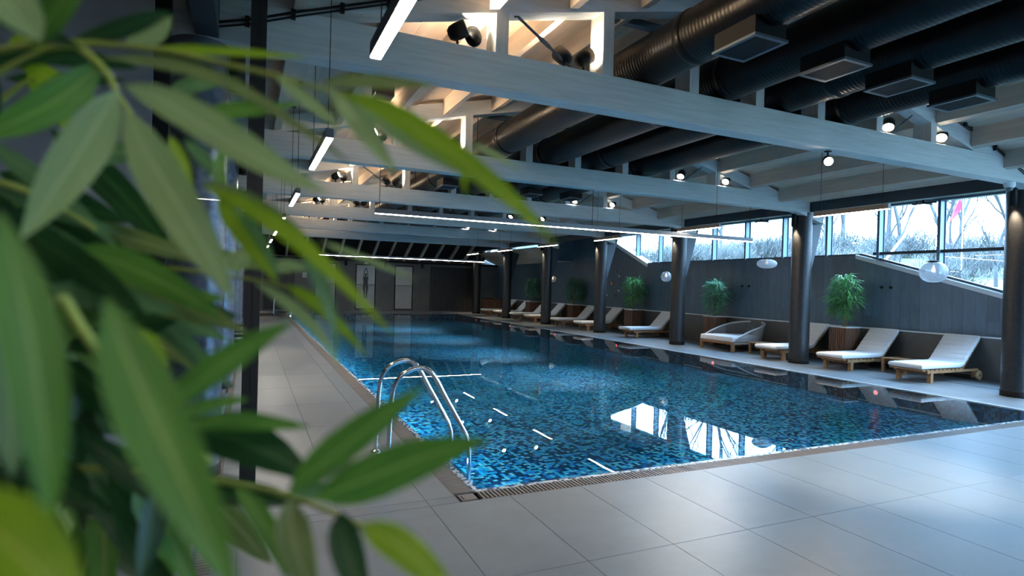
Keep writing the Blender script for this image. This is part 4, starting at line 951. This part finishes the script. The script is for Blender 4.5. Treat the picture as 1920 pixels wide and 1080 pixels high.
# stems
stem([(-120, 130), (0, 94), (80, 80), (150, 80), (300, 93), (430, 122), (520, 143), (620, 172), (700, 190)], 15, .62, .50)
stem([(-80, 190), (0, 135), (80, 95), (150, 82)], 13, .60, .58)
stem([(140, 80), (195, 130), (225, 185), (248, 215)], 15, .56, .55)
stem([(120, 560), (170, 640), (230, 710), (300, 780), (400, 868)], 20, .42, .46)
stem([(-60, 860), (60, 872), (130, 878), (280, 885), (430, 905), (540, 930), (640, 968), (700, 1000)], 16, .66, .50)
stem([(-100, 330), (0, 342), (80, 372), (180, 430)], 15, .60, .62)
stem([(300, 500), (435, 518), (520, 534), (560, 548)], 7, .75, .62)
stem([(-60, 240), (0, 190), (60, 150), (140, 150)], 12, .75, .72)
L = leaf
# main traced leaves: centreline, width, depths, colour, tilt
L([(232, 160), (330, 185), (440, 270), (520, 330), (618, 362)], 66, .50, .46, 'pale', 15)
L([(236, 205), (280, 300), (340, 400), (400, 480), (440, 568)], 84, .50, .44, 'pale', -10)
L([(222, 168), (165, 260), (100, 360), (38, 450)], 84, .50, .46, 'pale', 12)
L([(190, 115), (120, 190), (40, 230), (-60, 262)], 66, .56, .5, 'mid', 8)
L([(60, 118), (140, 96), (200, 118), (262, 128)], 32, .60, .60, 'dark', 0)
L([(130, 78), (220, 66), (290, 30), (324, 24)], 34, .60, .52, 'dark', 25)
L([(235, 82), (270, 80), (310, 50), (322, 30)], 38, .62, .56, 'pale', 0)
L([(60, 84), (90, 30), (130, -20), (170, -70)], 52, .45, .42, 'mid', 0)
L([(-40, -60), (10, 0), (50, 50), (78, 78)], 80, .42, .42, 'pale', 20)
L([(-30, 20), (30, 40), (90, 70), (160, 90)], 40, .5, .52, 'dark', 0)
L([(280, 90), (380, 92), (480, 100), (585, 108)], 17, .58, .58, 'lime', 10)
L([(190, 108), (320, 112), (440, 135), (500, 205), (610, 275)], 28, .56, .50, 'olive', 20)
L([(440, 145), (520, 215), (600, 262), (662, 310)], 16, .5, .5, 'olive', 10)
L([(312, 178), (350, 158), (400, 148), (436, 152)], 30, .66, .66, 'teal', 0)
L([(372, 218), (430, 200), (500, 210), (562, 192)], 30, .62, .62, 'mid', 10)
L([(518, 142), (560, 178), (610, 215), (646, 250)], 26, .5, .49, 'pale', 15)
L([(604, 158), (660, 148), (740, 158), (826, 160)], 26, .52, .52, 'olive', 25)
L([(618, 170), (660, 215), (705, 270), (744, 330)], 40, .50, .50, 'pale', 15)
L([(636, 176), (740, 190), (860, 300), (960, 360), (1046, 462)], 46, .48, .42, 'lime', 8)
L([(650, 186), (730, 235), (820, 290), (900, 322), (960, 352)], 40, .50, .45, 'pale', -20)
L([(852, 283), (866, 300), (874, 340), (872, 375)], 14, .48, .48, 'lime', 0)
L([(880, 268), (915, 285), (950, 302), (985, 326)], 11, .5, .5, 'pale', 30)
L([(380, 350), (470, 385), (560, 440), (640, 530), (742, 632)], 34, .50, .44, 'lime', 25)
L([(380, 340), (460, 370), (540, 420), (600, 475)], 36, .52, .5, 'olive', 10)
L([(600, 452), (660, 478), (720, 500), (786, 528)], 12, .52, .52, 'pale', 40)
L([(560, 455), (600, 520), (625, 580), (634, 668)], 26, .50, .48, 'teal', 20)
L([(408, 375), (440, 420), (480, 470), (522, 534)], 36, .54, .52, 'lime', 10)
L([(448, 400), (480, 430), (505, 470), (524, 525)], 22, .535, .515, 'teal', 0)
L([(440, 512), (440, 490), (455, 475), (482, 474)], 40, .62, .62, 'pale', 0)
L([(508, 508), (530, 494), (556, 500), (580, 506)], 24, .6, .6, 'pale', 20)
L([(535, 535), (590, 560), (630, 600), (690, 670)], 26, .56, .52, 'lime', 15)
L([(478, 530), (550, 570), (600, 620), (642, 690)], 24, .55, .52, 'pale', 30)
L([(300, 772), (400, 690), (470, 650), (552, 600)], 56, .42, .40, 'mid', 20)
L([(345, 800), (430, 775), (510, 795), (584, 800)], 36, .48, .46, 'mid', -10)
L([(338, 782), (380, 755), (430, 752), (470, 748)], 26, .52, .5, 'mid', 0)
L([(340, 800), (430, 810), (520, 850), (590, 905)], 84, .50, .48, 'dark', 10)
L([(540, 925), (620, 850), (710, 790), (798, 722)], 66, .42, .38, 'mid', 15)
L([(590, 935), (700, 900), (800, 840), (922, 826)], 86, .42, .37, 'mid', 0)
L([(540, 922), (620, 925), (680, 918), (730, 930)], 34, .50, .48, 'teal', 0)
L([(676, 985), (740, 1010), (800, 1060), (860, 1130)], 62, .36, .34, 'lime', 10)
L([(545, 935), (540, 1000), (560, 1060), (600, 1140)], 66, .46, .42, 'olive', 10)
L([(640, 960), (640, 1010), (660, 1080), (700, 1150)], 62, .46, .42, 'dark', 0)
L([(440, 910), (490, 960), (520, 1020), (540, 1090)], 40, .48, .46, 'mid', 0)
L([(200, 560), (260, 760), (350, 900), (450, 1130)], 120, .30, .27, 'mid', 0)
L([(0, 400), (60, 620), (92, 800), (96, 1000)], 96, .29, .27, 'mid', 10)
L([(-130, 950), (0, 980), (80, 1060), (170, 1210)], 150, .24, .22, 'lime', 0)
L([(-60, 470), (0, 600), (30, 760), (20, 900)], 90, .4, .36, 'teal', 0)
L([(430, 250), (390, 330), (420, 400), (470, 440)], 24, .6, .58, 'mid', 0)
L([(318, 255), (338, 290), (350, 330), (362, 365)], 26, .60, .60, 'lime', 0)
L([(345, 262), (380, 290), (400, 320), (436, 372)], 26, .62, .60, 'teal', 0)
L([(330, 540), (370, 556), (400, 560), (425, 560)], 22, .6, .6, 'mid', 0)
L([(262, 615), (285, 640), (300, 660), (318, 688)], 22, .5, .5, 'lime', 0)
# darker masses behind: blades fanning down to the right and left, in deeper layers
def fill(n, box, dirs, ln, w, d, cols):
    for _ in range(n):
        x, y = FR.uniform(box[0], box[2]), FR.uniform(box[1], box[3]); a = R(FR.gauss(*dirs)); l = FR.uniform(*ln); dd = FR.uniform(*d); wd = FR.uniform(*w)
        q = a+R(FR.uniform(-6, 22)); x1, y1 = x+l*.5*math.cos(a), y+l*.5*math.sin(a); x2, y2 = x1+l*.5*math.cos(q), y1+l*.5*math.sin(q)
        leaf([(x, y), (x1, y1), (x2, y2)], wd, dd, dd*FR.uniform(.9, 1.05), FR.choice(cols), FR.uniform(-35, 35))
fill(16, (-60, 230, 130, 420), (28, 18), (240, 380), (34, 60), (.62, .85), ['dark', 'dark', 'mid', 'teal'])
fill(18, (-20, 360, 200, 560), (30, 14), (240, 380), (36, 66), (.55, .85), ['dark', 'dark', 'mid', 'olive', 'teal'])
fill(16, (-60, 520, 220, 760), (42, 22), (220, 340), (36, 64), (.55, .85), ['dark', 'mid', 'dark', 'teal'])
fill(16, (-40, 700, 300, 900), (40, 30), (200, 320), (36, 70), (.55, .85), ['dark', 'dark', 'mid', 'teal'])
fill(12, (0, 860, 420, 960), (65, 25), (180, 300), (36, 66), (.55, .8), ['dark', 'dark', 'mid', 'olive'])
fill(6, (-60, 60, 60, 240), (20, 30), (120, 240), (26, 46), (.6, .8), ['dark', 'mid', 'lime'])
# canes from the pot up past the left edge of the view, twigs out to the leaves
for k, (px, d, top) in enumerate(((-150, .95, 2.3), (-60, 1.0, 2.35), (-230, .85, 2.2), (20, 1.05, 1.75))):
    p = at(px, 500, d); q = Vector((fp.location.x+FR.uniform(-.08, .08), fp.location.y+FR.uniform(-.08, .08), .42))
    part('cane', MB().tube([q, q.lerp(Vector((p.x, p.y, 1.2)), .5)+Vector((0, 0, .1)), Vector((p.x, p.y, 1.5)), Vector((p.x+.04, p.y, top))], [.012, .011, .009, .004], 8), canem, fp)
for (px, py, d), zc in (((-120, 130, .62), 1.75), ((-80, 190, .60), 1.7), ((-60, 860, .66), 1.25), ((-100, 330, .60), 1.6), ((120, 560, .42), 1.45)):
    c = at(-150, 500, .95); part('twig', MB().tube([at(px, py, d), (at(px, py, d)+Vector((c.x, c.y, zc)))/2+Vector((0, 0, .02)), Vector((c.x, c.y, zc))], [.0035, .004, .005], 6), stem_m, fp)
pot = thing('plant_pot', 'dark round pot holding the foreground bamboo', 'plant pot', (-.55, .75, 0))
part('pot_body', MB().lathe([(.16, 0), (.19, .02), (.23, .40), (.235, .44), (.215, .44), (.21, .40)], (-.55, .75, 0), 32), potm, pot)
part('soil', MB().lathe([(.212, .41), (0, .42)], (-.55, .75, 0), 24), soil, pot)

# lamps added behind the camera, out of view, to brighten leaves and near truss
for k, (x, y) in enumerate(((-.6, -1.2), (1.6, -.8))):
    t = thing('linear_pendant', 'added fill pendant behind the camera, %s' % ['left of the plant pot', 'behind the near deck'][k], 'pendant lamp', (x, y, 2.9))
    part('profile', MB().box(x-.7, x+.7, y-.03, y+.03, 2.905, 2.97), mat_prof, t); part('diffuser', MB().box(x-.69, x+.69, y-.028, y+.028, 2.898, 2.905), emis('added_fill_led', (1, .91, .80), 22), t)
    part('wire', MB().tube([(x-.6, y, 2.97), (x-.6, y, roofz(x)+.03+DZ)], .004, 5), blackm, t); part('wire', MB().tube([(x+.6, y, 2.97), (x+.6, y, roofz(x)+.03+DZ)], .004, 5), blackm, t)
